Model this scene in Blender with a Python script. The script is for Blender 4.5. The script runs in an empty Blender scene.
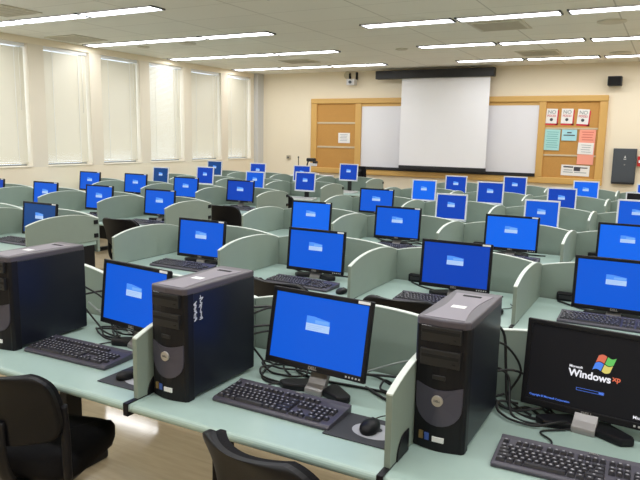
import bpy, bmesh, math, random
from mathutils import Vector, Matrix
rnd = random.Random(7)
SC = bpy.context.scene
COL = SC.collection
PI = math.pi

# ------------------------------------------------------------------ materials
def lin(c):
    c = c / 255.0
    return c / 12.92 if c <= 0.04045 else ((c + 0.055) / 1.055) ** 2.4
def rgb(r, g, b): return (lin(r), lin(g), lin(b), 1.0)

MATS = {}
def mat(name, col, rough=0.5, metal=0.0, var=0.0, scale=8.0, bump=0.0, spec=0.5, coat=0.0, stretch=None):
    if name in MATS: return MATS[name]
    m = bpy.data.materials.new(name); m.use_nodes = True
    nt = m.node_tree; b = nt.nodes['Principled BSDF']
    b.inputs['Base Color'].default_value = col
    b.inputs['Roughness'].default_value = rough
    b.inputs['Metallic'].default_value = metal
    b.inputs['Specular IOR Level'].default_value = spec
    b.inputs['Coat Weight'].default_value = coat
    if var > 0 or bump > 0:
        tc = nt.nodes.new('ShaderNodeTexCoord')
        n = nt.nodes.new('ShaderNodeTexNoise')
        n.inputs['Scale'].default_value = scale; n.inputs['Detail'].default_value = 5
        src = tc.outputs['Object']
        if stretch:
            mp = nt.nodes.new('ShaderNodeMapping'); mp.inputs['Scale'].default_value = stretch
            nt.links.new(src, mp.inputs['Vector']); src = mp.outputs['Vector']
        nt.links.new(src, n.inputs['Vector'])
        if var > 0:
            mx = nt.nodes.new('ShaderNodeMix'); mx.data_type = 'RGBA'
            mx.inputs['A'].default_value = tuple(c * (1 - var) for c in col[:3]) + (1,)
            mx.inputs['B'].default_value = tuple(min(1, c * (1 + var)) for c in col[:3]) + (1,)
            nt.links.new(n.outputs['Fac'], mx.inputs['Factor'])
            nt.links.new(mx.outputs['Result'], b.inputs['Base Color'])
        if bump > 0:
            bp = nt.nodes.new('ShaderNodeBump'); bp.inputs['Strength'].default_value = bump
            bp.inputs['Distance'].default_value = 0.01
            nt.links.new(n.outputs['Fac'], bp.inputs['Height'])
            nt.links.new(bp.outputs['Normal'], b.inputs['Normal'])
    MATS[name] = m
    return m
def emit(name, col, strength=1.0):
    if name in MATS: return MATS[name]
    m = bpy.data.materials.new(name); m.use_nodes = True
    nt = m.node_tree; b = nt.nodes['Principled BSDF']
    b.inputs['Base Color'].default_value = (0.01, 0.01, 0.012, 1)
    b.inputs['Roughness'].default_value = 0.5; b.inputs['Specular IOR Level'].default_value = 0.12
    b.inputs['Emission Color'].default_value = col
    b.inputs['Emission Strength'].default_value = strength
    MATS[name] = m
    return m

M_desk = mat('sage_laminate', rgb(164, 188, 181), 0.35, var=0.03, scale=30)
M_edge = mat('sage_edge', rgb(158, 184, 178), 0.4)
M_panel = mat('sage_board', rgb(139, 154, 144), 0.55, var=0.03, scale=14)
M_trim = mat('pale_edge_band', rgb(214, 224, 218), 0.4)
M_black = mat('black_plastic', rgb(25, 25, 29), 0.42, spec=0.22)
M_blackm = mat('black_metal', rgb(22, 22, 25), 0.5, spec=0.3)
M_cable = mat('cable_rubber', rgb(26, 27, 29), 0.5)
M_cablew = mat('cable_grey', rgb(150, 158, 156), 0.5)
M_case = mat('case_steel', rgb(24, 27, 38), 0.36, spec=0.4, var=0.04, scale=40)
M_capgrey = mat('case_top_grey', rgb(78, 74, 84), 0.4)
M_inlay = mat('case_inlay_grey', rgb(130, 125, 136), 0.45)
M_shield = mat('shield_grey', rgb(76, 75, 90), 0.4, metal=0.2)
M_silver = mat('silver_plastic', rgb(146, 144, 144), 0.36, metal=0.3)
M_badge = mat('silver_badge', rgb(190, 188, 184), 0.3, metal=0.6)
M_white = mat('white_sticker', rgb(236, 238, 240), 0.5)
M_whitep = mat('white_plastic', rgb(222, 222, 224), 0.45)
M_bezels = mat('silver_bezel', rgb(222, 224, 232), 0.4)
M_key = mat('key_plastic', rgb(48, 48, 56), 0.42)
M_kbody = mat('keyboard_body', rgb(72, 70, 82), 0.42)
M_fabric = mat('chair_fabric', rgb(20, 20, 23), 0.9, spec=0.2, var=0.2, scale=120, bump=0.15)
M_leather = mat('chair_vinyl', rgb(18, 19, 23), 0.42, spec=0.28, var=0.06, scale=20)
M_wall = mat('wall_paint', rgb(242, 231, 208), 0.7, var=0.015, scale=3)
M_pier = mat('pier_paint', rgb(232, 223, 205), 0.7, var=0.01, scale=3)
M_alu = mat('window_aluminium', rgb(170, 172, 172), 0.35, metal=0.6)
M_slat = mat('blind_vinyl', rgb(226, 219, 200), 0.45)
M_tape = mat('blind_cord', rgb(238, 236, 228), 0.6)
M_oak = mat('oak', rgb(212, 168, 96), 0.4, var=0.10, scale=5, stretch=(1, 1, 0.15))
M_oakh = mat('oak_rail', rgb(212, 170, 98), 0.4, var=0.10, scale=5, stretch=(0.15, 1, 1))
M_cork = mat('cork', rgb(196, 146, 78), 0.85, var=0.16, scale=90)
M_strip = mat('tack_strip', rgb(205, 190, 160), 0.4)
M_wb = mat('whiteboard_enamel', rgb(236, 236, 242), 0.28)
M_screenf = mat('projection_fabric', rgb(248, 248, 252), 0.8)
M_dark = mat('dark_case', rgb(28, 28, 31), 0.5)
M_greybox = mat('grey_steel', rgb(74, 80, 88), 0.45, metal=0.2)
M_red = mat('red_enamel', rgb(196, 44, 44), 0.4)
M_cyan = mat('cyan_paper', rgb(172, 222, 220), 0.8)
M_blue = mat('pale_blue_paper', rgb(172, 222, 232), 0.8)
M_salmon = mat('salmon_paper', rgb(248, 166, 146), 0.8)
M_paper = mat('white_paper', rgb(240, 238, 236), 0.8)
M_inkred = mat('red_ink', rgb(205, 90, 96), 0.7)
M_inkpink = mat('red_paper', rgb(206, 50, 66), 0.8)
M_ink = mat('dark_ink', rgb(70, 70, 80), 0.7)
M_inkmid = mat('grey_ink', rgb(150, 160, 165), 0.7)
M_pad = mat('mouse_pad_rubber', rgb(58, 60, 66), 0.8)
M_padart = mat('mouse_pad_print', rgb(170, 172, 180), 0.6)
M_vent = mat('vent_grey', rgb(206, 201, 184), 0.6)
M_fixt = mat('fixture_metal', rgb(196, 198, 206), 0.4)
M_gold = mat('sticker_colour', rgb(120, 100, 60), 0.5)
M_bluest = mat('sticker_blue', rgb(60, 90, 170), 0.5)
M_chalk = mat('white_marker', rgb(200, 204, 214), 0.6)
M_lectern = mat('lectern_laminate', rgb(150, 152, 146), 0.5)
M_legend_glint = mat('key_legend_glint', rgb(168, 168, 176), 0.5)  # pale key patches: printed legends and painted highlights in one
M_gloss = mat('glossy_button', rgb(190, 190, 190), 0.3)

# screens
E_blue = [emit('screen_blue', (0.0, 0.10, 0.68, 1), 1.0), emit('screen_blue_bright', (0.001, 0.135, 0.84, 1), 1.0),
          emit('screen_blue_deep', (0.0, 0.052, 0.46, 1), 1.0), emit('screen_blue_dim', (0.006, 0.07, 0.28, 1), 0.8)]
E_dlg1 = emit('dialog_header', (0.08, 0.30, 0.95, 1), 1.0)
E_dlg1b = emit('dialog_header_pale', (0.17, 0.42, 0.97, 1), 1.0)
E_dlg2 = emit('dialog_body', (0.44, 0.63, 0.95, 1), 1.0)
E_dtxt = emit('dialog_text', (0.34, 0.50, 0.86, 1), 1.0)
E_blk = emit('screen_black', (0.004, 0.004, 0.005, 1), 1.0)
E_wht = emit('logo_white', (0.85, 0.85, 0.9, 1), 1.0)
E_xp = emit('logo_orange', (0.75, 0.16, 0.08, 1), 1.0)
E_fr = emit('flag_red', (0.70, 0.16, 0.09, 1), 1.0)
E_fg = emit('flag_green', (0.14, 0.55, 0.12, 1), 1.0)
E_fb = emit('flag_blue', (0.08, 0.24, 0.85, 1), 1.0)
E_fy = emit('flag_yellow', (0.72, 0.62, 0.16, 1), 1.0)
E_bar = emit('bar_blue', (0.09, 0.22, 0.85, 1), 1.0)
E_led = emit('power_led', (0.6, 0.75, 0.95, 1), 1.0)
LIGHT_STRENGTH = 16.8
E_lamp = emit('lamp_diffuser', (0.98, 0.985, 1.0, 1), LIGHT_STRENGTH)

# ------------------------------------------------------------------ mesh helpers
class MB:
    """collects shapes into one bmesh"""
    def __init__(s): s.bm = bmesh.new(); s.mats = []
    def mi(s, m):
        if m not in s.mats: s.mats.append(m)
        return s.mats.index(m)
    def _tag(s, faces, m):
        i = s.mi(m)
        for f in faces: f.material_index = i
    def box(s, x0, x1, y0, y1, z0, z1, m, bev=0.0, seg=2, rot=None):
        t = bmesh.new()
        bmesh.ops.create_cube(t, size=1.0)
        bmesh.ops.scale(t, vec=(x1 - x0, y1 - y0, z1 - z0), verts=t.verts)
        bmesh.ops.translate(t, vec=((x0 + x1) / 2, (y0 + y1) / 2, (z0 + z1) / 2), verts=t.verts)
        if bev > 0:
            bmesh.ops.bevel(t, geom=list(t.edges), offset=bev, segments=seg, profile=0.5, affect='EDGES')
        if rot is not None: bmesh.ops.transform(t, matrix=rot, verts=t.verts)
        s.merge(t, m)
        return s
    def merge(s, t, m):
        i = s.mi(m); mp = {}
        for v in t.verts: mp[v] = s.bm.verts.new(v.co)
        for f in t.faces:
            try:
                nf = s.bm.faces.new([mp[v] for v in f.verts]); nf.material_index = i; nf.smooth = f.smooth
            except ValueError: pass
        t.free()
    def prism(s, pts, axis, a, b, m, bev=0.0, seg=2):
        """polygon pts (2D) extruded along axis from a to b"""
        def P(p, h):
            if axis == 'x': return (h, p[0], p[1])
            if axis == 'y': return (p[0], h, p[1])
            return (p[0], p[1], h)
        t = bmesh.new()
        A = [t.verts.new(P(p, a)) for p in pts]; B = [t.verts.new(P(p, b)) for p in pts]
        n = len(pts)
        t.faces.new(A); t.faces.new(B[::-1])
        for k in range(n): t.faces.new((A[k], B[k], B[(k + 1) % n], A[(k + 1) % n]))
        bmesh.ops.recalc_face_normals(t, faces=t.faces)
        if bev > 0:
            es = [e for e in t.edges if len(e.link_faces) == 2 and e.calc_face_angle(0) > 0.5]
            bmesh.ops.bevel(t, geom=es, offset=bev, segments=seg, profile=0.5, affect='EDGES')
        s.merge(t, m)
        return s
    def cyl(s, c, r, h, m, axis='z', seg=20, r2=None, bev=0.0):
        t = bmesh.new()
        bmesh.ops.create_cone(t, cap_ends=True, segments=seg, radius1=r, radius2=r if r2 is None else r2, depth=h)
        for f in t.faces: f.smooth = len(f.verts) == 4
        if axis == 'x': bmesh.ops.rotate(t, matrix=Matrix.Rotation(PI / 2, 3, 'Y'), verts=t.verts)
        if axis == 'y': bmesh.ops.rotate(t, matrix=Matrix.Rotation(-PI / 2, 3, 'X'), verts=t.verts)
        bmesh.ops.translate(t, vec=c, verts=t.verts)
        s.merge(t, m)
        return s
    def ball(s, c, r, m, sc=(1, 1, 1), seg=16):
        t = bmesh.new()
        bmesh.ops.create_uvsphere(t, u_segments=seg, v_segments=seg // 2, radius=r)
        bmesh.ops.scale(t, vec=sc, verts=t.verts)
        bmesh.ops.translate(t, vec=c, verts=t.verts)
        for f in t.faces: f.smooth = True
        s.merge(t, m)
        return s
    def tube(s, pts, r, m, seg=8, sub=5, flat=None):
        """smooth tube through pts (Catmull-Rom)"""
        P = [Vector(p) for p in pts]
        L = []
        if sub > 1 and len(P) > 2:
            for k in range(len(P) - 1):
                p0 = P[max(k - 1, 0)]; p1 = P[k]; p2 = P[k + 1]; p3 = P[min(k + 2, len(P) - 1)]
                for q in range(sub):
                    t = q / sub
                    L.append(0.5 * ((2 * p1) + (-p0 + p2) * t + (2 * p0 - 5 * p1 + 4 * p2 - p3) * t * t + (-p0 + 3 * p1 - 3 * p2 + p3) * t ** 3))
            L.append(P[-1])
        else: L = P
        t = bmesh.new(); rings = []
        up = Vector((0, 0, 1)); side0 = None
        for k, p in enumerate(L):
            d = (L[min(k + 1, len(L) - 1)] - L[max(k - 1, 0)]).normalized()
            a = d.cross(up) if side0 is None else side0 - d * side0.dot(d)
            if a.length < 1e-4: a = d.cross(Vector((1, 0, 0)))
            a.normalize(); side0 = a; b = a.cross(d)
            fa, fb = flat if flat else (1, 1)
            rings.append([t.verts.new(p + a * (math.cos(2 * PI * q / seg) * r * fa) + b * (math.sin(2 * PI * q / seg) * r * fb)) for q in range(seg)])
        for k in range(len(rings) - 1):
            for q in range(seg):
                f = t.faces.new((rings[k][q], rings[k][(q + 1) % seg], rings[k + 1][(q + 1) % seg], rings[k + 1][q])); f.smooth = True
        t.faces.new(rings[0][::-1]); t.faces.new(rings[-1])
        s.merge(t, m)
        return s
    def poly(s, pts, m):
        vs = [s.bm.verts.new(p) for p in pts]
        f = s.bm.faces.new(vs); f.material_index = s.mi(m)
        return s
    def build(s, name, parent=None, loc=None):
        bmesh.ops.recalc_face_normals(s.bm, faces=s.bm.faces)
        me = bpy.data.meshes.new(name); s.bm.to_mesh(me); s.bm.free()
        for m in s.mats: me.materials.append(m)
        o = bpy.data.objects.new(name, me); COL.objects.link(o)
        if parent is not None: o.parent = parent
        if loc is not None: o.location = loc
        return o

def tag(o, label=None, cat=None, group=None, kind=None):
    if label: o['label'] = label
    if cat: o['category'] = cat
    if group: o['group'] = group
    if kind: o['kind'] = kind
    return o
def thing(name, label, cat, loc=(0, 0, 0), rz=0.0, group=None):
    o = bpy.data.objects.new(name, None); COL.objects.link(o)
    o.empty_display_size = 0.05
    o.location = loc; o.rotation_euler = (0, 0, rz)
    return tag(o, label, cat, group)
def structure(o): o['kind'] = 'structure'; return o
def kids(o): return [c for c in COL.objects if c.parent == o]
TREE = {}
def remember(root):
    """keep (part, sub-parts) lists so that copies need no scene scan"""
    def rec(o): return [(c, rec(c)) for c in o.children]
    TREE[root.name] = rec(root)
    return root
def dup(root, loc, rz=0.0, label=None, group=None):
    r = root.copy(); COL.objects.link(r)
    r.location = loc; r.rotation_euler = (0, 0, rz)
    if label: r['label'] = label
    if group: r['group'] = group
    new = {}
    def rec(lst, par):
        for c, sub in lst:
            d = c.copy(); COL.objects.link(d); d.parent = par
            d.matrix_parent_inverse = c.matrix_parent_inverse.copy()
            new.setdefault(c.name.split('.')[0], []).append(d)
            rec(sub, d)
    rec(TREE[root.name], r)
    return r, new
def place(proto, used, loc, rz, label, group=None):
    """first use moves the prototype itself, later uses copy it"""
    if proto.name not in used:
        used.add(proto.name)
        proto.location = loc; proto.rotation_euler = (0, 0, rz); proto['label'] = label
        if group: proto['group'] = group
        new = {}
        def rec(lst):
            for c, sub in lst:
                new.setdefault(c.name.split('.')[0], []).append(c); rec(sub)
        rec(TREE[proto.name])
        return proto, new
    return dup(proto, loc, rz, label, group)
USED = set()

def text(name, body, size, m, loc, rot, parent, bold=0.0, align='CENTER', ext=0.0004, label=None):
    cu = bpy.data.curves.new(name, 'FONT'); cu.body = body; cu.size = size; cu.align_x = align; cu.align_y = 'CENTER'
    cu.extrude = ext; cu.offset = bold
    cu.materials.append(m)
    tmp = bpy.data.objects.new(name, cu); COL.objects.link(tmp)
    me = bpy.data.meshes.new_from_object(tmp.evaluated_get(bpy.context.evaluated_depsgraph_get()))
    bpy.data.objects.remove(tmp); bpy.data.curves.remove(cu)
    me.name = name
    if not me.materials: me.materials.append(m)
    o = bpy.data.objects.new(name, me); COL.objects.link(o); o.location = loc; o.rotation_euler = rot
    if parent is not None: o.parent = parent
    if label: o['label'] = label
    return o

# ------------------------------------------------------------------ measured layout (metres; camera stands at x=0, y=0)
EYE = 1.656
DZ = 0.74                      # desk top
PITCH = 0.914                  # seat width
X0 = -4.285                    # divider line number 0; the aisle is between lines 0 and 1
ROWY = {1: 1.575, 2: 3.213, 3: 4.761, 4: 6.34, 5: 7.93, 6: 9.45}
DEPTH = 0.70
WX = -8.0                      # window wall
FY = 11.95                     # front wall
CZ = 2.95                      # ceiling
KF = FY / 11.7
def fx(x): return x * KF
def fz(z): return EYE + (z - EYE) * KF
RX, BY = 3.2, -2.2             # far side wall, rear wall

# ------------------------------------------------------------------ room shell
def floor_material():
    m = bpy.data.materials.new('vinyl_tile'); m.use_nodes = True
    nt = m.node_tree; b = nt.nodes['Principled BSDF']; N = nt.nodes.new; L = nt.links.new
    tc = N('ShaderNodeTexCoord')
    mp = N('ShaderNodeMapping'); mp.inputs['Scale'].default_value = (1 / 0.61, 1 / 0.61, 1)
    L(tc.outputs['Object'], mp.inputs['Vector'])
    br = N('ShaderNodeTexBrick'); br.offset = 0.0; br.inputs['Scale'].default_value = 1.0
    br.inputs['Brick Width'].default_value = 1.0; br.inputs['Row Height'].default_value = 1.0
    br.inputs['Mortar Size'].default_value = 0.004; br.inputs['Mortar Smooth'].default_value = 0.3
    br.inputs['Color1'].default_value = rgb(182, 165, 135); br.inputs['Color2'].default_value = rgb(187, 170, 140)
    br.inputs['Mortar'].default_value = rgb(176, 160, 130)
    L(mp.outputs['Vector'], br.inputs['Vector'])
    mp2 = N('ShaderNodeMapping'); mp2.inputs['Scale'].default_value = (2.2, 16, 1); mp2.inputs['Rotation'].default_value = (0, 0, 0.5)
    L(tc.outputs['Object'], mp2.inputs['Vector'])
    n = N('ShaderNodeTexNoise'); n.inputs['Scale'].default_value = 2.4; n.inputs['Detail'].default_value = 7
    L(mp2.outputs['Vector'], n.inputs['Vector'])
    mx = N('ShaderNodeMix'); mx.data_type = 'RGBA'; mx.blend_type = 'MULTIPLY'; mx.inputs['Factor'].default_value = 1.0
    cr = N('ShaderNodeValToRGB'); cr.color_ramp.elements[0].position = 0.3; cr.color_ramp.elements[0].color = (0.86, 0.85, 0.83, 1)
    cr.color_ramp.elements[1].position = 0.7; cr.color_ramp.elements[1].color = (1, 1, 1, 1)
    L(n.outputs['Fac'], cr.inputs['Fac']); L(br.outputs['Color'], mx.inputs['A']); L(cr.outputs['Color'], mx.inputs['B'])
    L(mx.outputs['Result'], b.inputs['Base Color'])
    b.inputs['Roughness'].default_value = 0.09; b.inputs['Specular IOR Level'].default_value = 0.5
    return m
def ceiling_material():
    m = bpy.data.materials.new('acoustic_tile'); m.use_nodes = True
    nt = m.node_tree; b = nt.nodes['Principled BSDF']; N = nt.nodes.new; L = nt.links.new
    tc = N('ShaderNodeTexCoord')
    mp = N('ShaderNodeMapping'); mp.inputs['Location'].default_value = (0.62 / 1.15, 0.2, 0)
    mp.inputs['Scale'].default_value = (1 / 1.145, 1 / 0.62, 1)
    L(tc.outputs['Object'], mp.inputs['Vector'])
    br = N('ShaderNodeTexBrick'); br.offset = 0.0; br.inputs['Scale'].default_value = 1.0
    br.inputs['Brick Width'].default_value = 1.0; br.inputs['Row Height'].default_value = 1.0
    br.inputs['Mortar Size'].default_value = 0.008; br.inputs['Mortar Smooth'].default_value = 0.5
    br.inputs['Color1'].default_value = rgb(232, 230, 220); br.inputs['Color2'].default_value = rgb(235, 233, 223)
    br.inputs['Mortar'].default_value = rgb(196, 193, 182)
    L(mp.outputs['Vector'], br.inputs['Vector'])
    n = N('ShaderNodeTexNoise'); n.inputs['Scale'].default_value = 60; n.inputs['Detail'].default_value = 4
    L(tc.outputs['Object'], n.inputs['Vector'])
    bp = N('ShaderNodeBump'); bp.inputs['Strength'].default_value = 0.1
    L(n.outputs['Fac'], bp.inputs['Height']); L(bp.outputs['Normal'], b.inputs['Normal'])
    L(br.outputs['Color'], b.inputs['Base Color']); b.inputs['Roughness'].default_value = 0.85
    return m
M_floor = floor_material(); M_ceil = ceiling_material()
M_glass = mat('window_glass', (0.9, 0.95, 1, 1), 0.02)
_nt = M_glass.node_tree
_tr = _nt.nodes.new('ShaderNodeBsdfTransparent'); _gl = _nt.nodes.new('ShaderNodeBsdfGlossy'); _mx = _nt.nodes.new('ShaderNodeMixShader')
_gl.inputs['Roughness'].default_value = 0.02; _mx.inputs['Fac'].default_value = 0.08
_nt.links.new(_tr.outputs[0], _mx.inputs[1]); _nt.links.new(_gl.outputs[0], _mx.inputs[2])
_nt.links.new(_mx.outputs[0], _nt.nodes['Material Output'].inputs['Surface'])
_nt = M_slat.node_tree
_tl = _nt.nodes.new('ShaderNodeBsdfTranslucent'); _mx = _nt.nodes.new('ShaderNodeMixShader')
_tl.inputs['Color'].default_value = rgb(226, 224, 214); _mx.inputs['Fac'].default_value = 0.10
_nt.links.new(_nt.nodes['Principled BSDF'].outputs[0], _mx.inputs[1]); _nt.links.new(_tl.outputs[0], _mx.inputs[2])
_nt.links.new(_mx.outputs[0], _nt.nodes['Material Output'].inputs['Surface'])

T = 0.25
structure(MB().box(WX - T, RX + T, BY - T, FY + T, -0.12, 0, M_floor).build('floor'))
structure(MB().box(WX - T, RX + T, BY - T, FY + T, CZ, CZ + 0.12, M_ceil).build('ceiling'))
structure(MB().box(WX - T, RX + T, FY, FY + 0.2, 0, CZ, M_wall).build('wall_front'))
structure(MB().box(RX, RX + 0.2, BY, FY, 0, CZ, M_wall).build('wall_right'))
structure(MB().box(WX - T, RX + T, BY - 0.2, BY, 0, CZ, M_wall).build('wall_back'))
# window wall with real openings
SILL, HEAD = 1.15, 2.86
WINS = [(-1.2, -0.3), (0.0, 0.85), (1.07, 1.92), (2.14, 2.99), (3.21, 4.06), (4.28, 5.13), (5.34, 6.18), (6.44, 7.27), (7.50, 8.34), (8.57, 9.46), (9.67, 10.58), (10.80, 11.62)]
wl = MB()
wl.box(WX - T, WX, BY, FY, 0, SILL, M_wall)
wl.box(WX - T, WX, BY, FY, HEAD, CZ, M_wall)
edges = [BY] + [e for w in WINS for e in w] + [FY]
for k in range(0, len(edges), 2):
    wl.box(WX - T, WX, edges[k], edges[k + 1], SILL, HEAD, M_pier)
structure(wl.build('wall_left'))
structure(MB().box(WX, WX + 0.015, BY, FY, 0, 0.1, mat('vinyl_base', rgb(90, 84, 76), 0.5), 0.004).build('baseboard_left'))
structure(MB().box(WX, RX, FY - 0.015, FY, 0, 0.1, MATS['vinyl_base'], 0.004).build('baseboard_front'))
# grey corner pilaster
structure(MB().box(WX, WX + 0.10, FY - 0.22, FY, 0.0, CZ, mat('pilaster_grey', rgb(206, 206, 204), 0.6), 0.003).build('trim_1'))
VISW = [5, 6, 7, 8, 9, 10, 11]
wn = 0
ordn = ['first', 'second', 'third', 'fourth', 'fifth', 'sixth', 'seventh']
for k, (a, b) in enumerate(WINS):
    if k < 4: pass
    wn += 1
    fr = MB(); d0, d1 = WX - 0.19, WX - 0.14
    fr.box(d0, d1, a, a + 0.03, SILL, HEAD, M_alu, 0.004).box(d0, d1, b - 0.012, b, SILL, HEAD, M_alu, 0.004)
    fr.box(d0, d1, a, b, SILL, SILL + 0.04, M_alu, 0.004).box(d0, d1, a, b, HEAD - 0.04, HEAD, M_alu, 0.004)
    w = structure(fr.build('window_%d' % wn))
    g = MB().box(WX - 0.168, WX - 0.162, a + 0.03, b - 0.012, SILL + 0.04, HEAD - 0.04, M_glass).build('window_pane', w)
    s = MB().box(WX - 0.14, WX + 0.012, a, b, SILL - 0.0, SILL + 0.018, M_pier, 0.004).build('window_sill', w)
    if k not in VISW: continue
    n = VISW.index(k)
    bl = thing('window_blind', 'closed cream horizontal blind, %s window along the window wall from the front corner' % ordn[6 - n], 'blind',
               (WX - 0.07, (a + b) / 2, SILL + 0.05), 0, 'cream blinds in the windows')
    hw = (b - a) / 2 - 0.012; bl.location.y -= 0.006; hw -= 0.006; H = HEAD - SILL - 0.052
    MB().box(-0.03, 0.03, -hw - 0.006, hw + 0.009, H - 0.045, H + 0.001, M_white, 0.003).build('head_rail', bl)
    MB().box(-0.013, 0.013, -hw, hw, 0.0, 0.022, M_slat, 0.004).build('bottom_rail', bl)
    sl = MB(); z = 0.035; base = 54 if k == 9 else 72
    while z < H - 0.05:
        # lower slats are set more open so outside light whitens the blind bottom
        low = max(0.0, 1 - z / 0.5)
        ang = math.radians(base - (7 if k == 9 else 22 + 3 * (k % 3)) * low)
        dx, dz = 0.0125 * math.cos(ang), 0.0125 * math.sin(ang)
        sl.poly([(-dx, -hw, z + dz), (dx, -hw, z - dz), (dx, hw, z - dz), (-dx, hw, z + dz)], M_slat)
        z += 0.021
    sl.build('slats', bl)
    for sgn in (-0.55, 0.62):
        MB().box(0.0135, 0.0155, hw * sgn - 0.006, hw * sgn + 0.006, 0.0, H - 0.045, M_tape).build('ladder_tape', bl)
    MB().tube([(0.02, hw * 0.80, H - 0.05), (0.022, hw * 0.80, H * 0.45)], 0.004, M_tape, 6, 1).build('tilt_wand', bl)

# ------------------------------------------------------------------ ceiling fittings
def make_light():
    t = thing('ceiling_light', 'x', 'light', (0, 0, CZ), 0, 'fluorescent ceiling lights')
    L_, W_ = 1.05, 0.19
    f = MB()
    f.box(-L_ / 2, L_ / 2, -W_ / 2 - 0.015, -W_ / 2, -0.016, 0, M_fixt).box(-L_ / 2, L_ / 2, W_ / 2, W_ / 2 + 0.015, -0.016, 0, M_fixt)
    f.box(-L_ / 2 - 0.02, -L_ / 2, -W_ / 2 - 0.015, W_ / 2 + 0.015, -0.016, 0, M_greybox).box(L_ / 2, L_ / 2 + 0.02, -W_ / 2 - 0.015, W_ / 2 + 0.015, -0.016, 0, M_greybox)
    f.build('frame', t)
    MB().poly([(-L_ / 2, -W_ / 2, -0.008), (-L_ / 2, W_ / 2, -0.008), (L_ / 2, W_ / 2, -0.008), (L_ / 2, -W_ / 2, -0.008)], E_lamp).build('diffuser', t)
    return remember(t)
LT = make_light()
LROWS = [(-0.3, 'x'), (1.55, 'x'), (3.45, 'x'), (5.32, 'fourth'), (7.17, 'third'), (9.02, 'second'), (10.9, 'front-most')]  # the leading unnamed rows are out of view, added to light the room
lx_left = [-7.36, -6.27, -5.17]; lx_right = [-2.80, -1.67, -0.52, 0.63, 1.78]
for y, nm in LROWS:
    for side, xs in (('window', lx_left), ('poster-board', lx_right)):
        for q, x in enumerate(xs):
            yy = y
            if nm == 'fourth': x -= 0.2
            if side == 'poster-board' and nm in ('second', 'front-most'): yy += 0.05 + 0.06 * q
            if nm == 'x': lab = 'unseen fluorescent ceiling light added out of view to light the room'
            else: lab = 'fluorescent strip, %s light row from whiteboard wall, %s from the %s end' % (nm, ordn[q] if side == 'window' else ordn[len(xs) - 1 - q], 'window' if side == 'window' else 'poster-board')
            place(LT, USED, (x, yy, CZ), 0, lab, 'fluorescent ceiling lights' if nm != 'x' else 'unseen ceiling lights added over the camera')
def vent(x, y, w, d, label):
    t = thing('ceiling_vent', label, 'vent', (x, y, CZ), 0, 'ceiling vents')
    MB().box(-w / 2, w / 2, -d / 2, d / 2, -0.012, 0, M_vent, 0.003).build('frame', t)
    s = MB()
    for k in range(7):
        q = -d / 2 + d * (k + 1) / 8
        s.box(-w / 2 + 0.04, w / 2 - 0.04, q - 0.012, q + 0.012, -0.017, -0.011, mat('vent_slot', rgb(184, 178, 160), 0.6))
    s.build('slats', t)
vent(-7.5, 6.60, 0.62, 0.58, 'square grey ceiling vent close to the window wall')
vent(-1.88, 7.74, 0.60, 0.60, 'square grey ceiling vent between two light rows, above the whiteboard aisle')
vent(-1.90, 10.30, 0.60, 0.60, 'square grey ceiling vent high before the poster board')
vent(-6.55, 4.80, 0.60, 0.50, 'square grey ceiling vent by the fourth light row')
vent(-5.90, 10.05, 0.60, 0.45, 'square grey ceiling vent between front light rows, window side')
def disc(x, y, r, label, name='ceiling_speaker'):
    t = thing(name, label, 'ceiling speaker', (x, y, CZ), 0, 'round ceiling fittings')
    MB().cyl((0, 0, -0.006), r, 0.012, mat('grille_grey', rgb(208, 204, 190), 0.6), seg=32).build('ring', t)
    MB().cyl((0, 0, -0.011), r * 0.82, 0.012, M_vent, seg=32).build('grille', t)
disc(-0.72, 7.92, 0.15, 'round ceiling speaker beside the third light row, poster-board side')
disc(-0.82, 10.70, 0.15, 'round ceiling speaker above the wall loudspeaker')
disc(-3.66, 9.2, 0.09, 'small round ceiling fitting between the light groups')
disc(-7.2, 7.6, 0.09, 'small round ceiling fitting by the window wall')
disc(-6.3, 7.55, 0.12, 'round ceiling fitting beside the third light row, window side')

# ------------------------------------------------------------------ front wall furniture
def fbox(mb, x0, x1, z0, z1, d0, d1, m, bev=0.0):
    """box on the front wall: measured x/z, d = distance out from the wall"""
    return mb.box(fx(x0), fx(x1), FY - 0.002 - d1, FY - 0.002 - d0, fz(z0), fz(z1), m, bev)
sr = thing('board_surround', 'wide oak frame running around the boards on the front wall', 'frame', (fx(-3.78), FY, fz(1.6)))
def child(mb, name, par):
    o = mb.build(name, par); o.matrix_parent_inverse = Matrix.Translation(-par.location); return o
child(fbox(MB(), -6.546, -1.004, 2.305, 2.405, 0, 0.07, M_oakh, 0.012), 'top_rail', sr)
child(fbox(MB(), -6.546, -1.004, 0.93, 1.035, 0, 0.07, M_oakh, 0.012), 'bottom_rail', sr)
for a, b in ((-6.546, -6.41), (-1.128, -1.007), (-5.55, -5.42), (-2.084, -1.969)):
    child(fbox(MB(), a, b, 1.035, 2.305, 0, 0.06, M_oak, 0.008), 'stile', sr)
ck = thing('cork_board', 'brown cork board with pale strips and one small paper, window end of front wall', 'cork board', (fx(-5.98), FY, fz(1.6)))
child(fbox(MB(), -6.41, -5.55, 1.035, 2.305, 0, 0.03, M_cork), 'board', ck)
for z in (1.928, 1.452): child(fbox(MB(), -6.405, -5.555, z - 0.017, z + 0.017, 0.03, 0.042, M_strip, 0.003), 'tack_strip', ck)
ck2 = thing('cork_board', 'brown cork board covered with red-edged signs and coloured sheets', 'cork board', (fx(-1.55), FY, fz(1.6)))
child(fbox(MB(), -1.969, -1.128, 1.035, 2.305, 0, 0.03, M_cork), 'board', ck2)
for z in (1.862, 1.413): child(fbox(MB(), -1.965, -1.132, z - 0.014, z + 0.014, 0.03, 0.042, M_strip, 0.003), 'tack_strip', ck2)
wb = thing('whiteboard', 'long white board behind the pulled-down projection screen', 'whiteboard', (fx(-3.75), FY, fz(1.6)))
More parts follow.
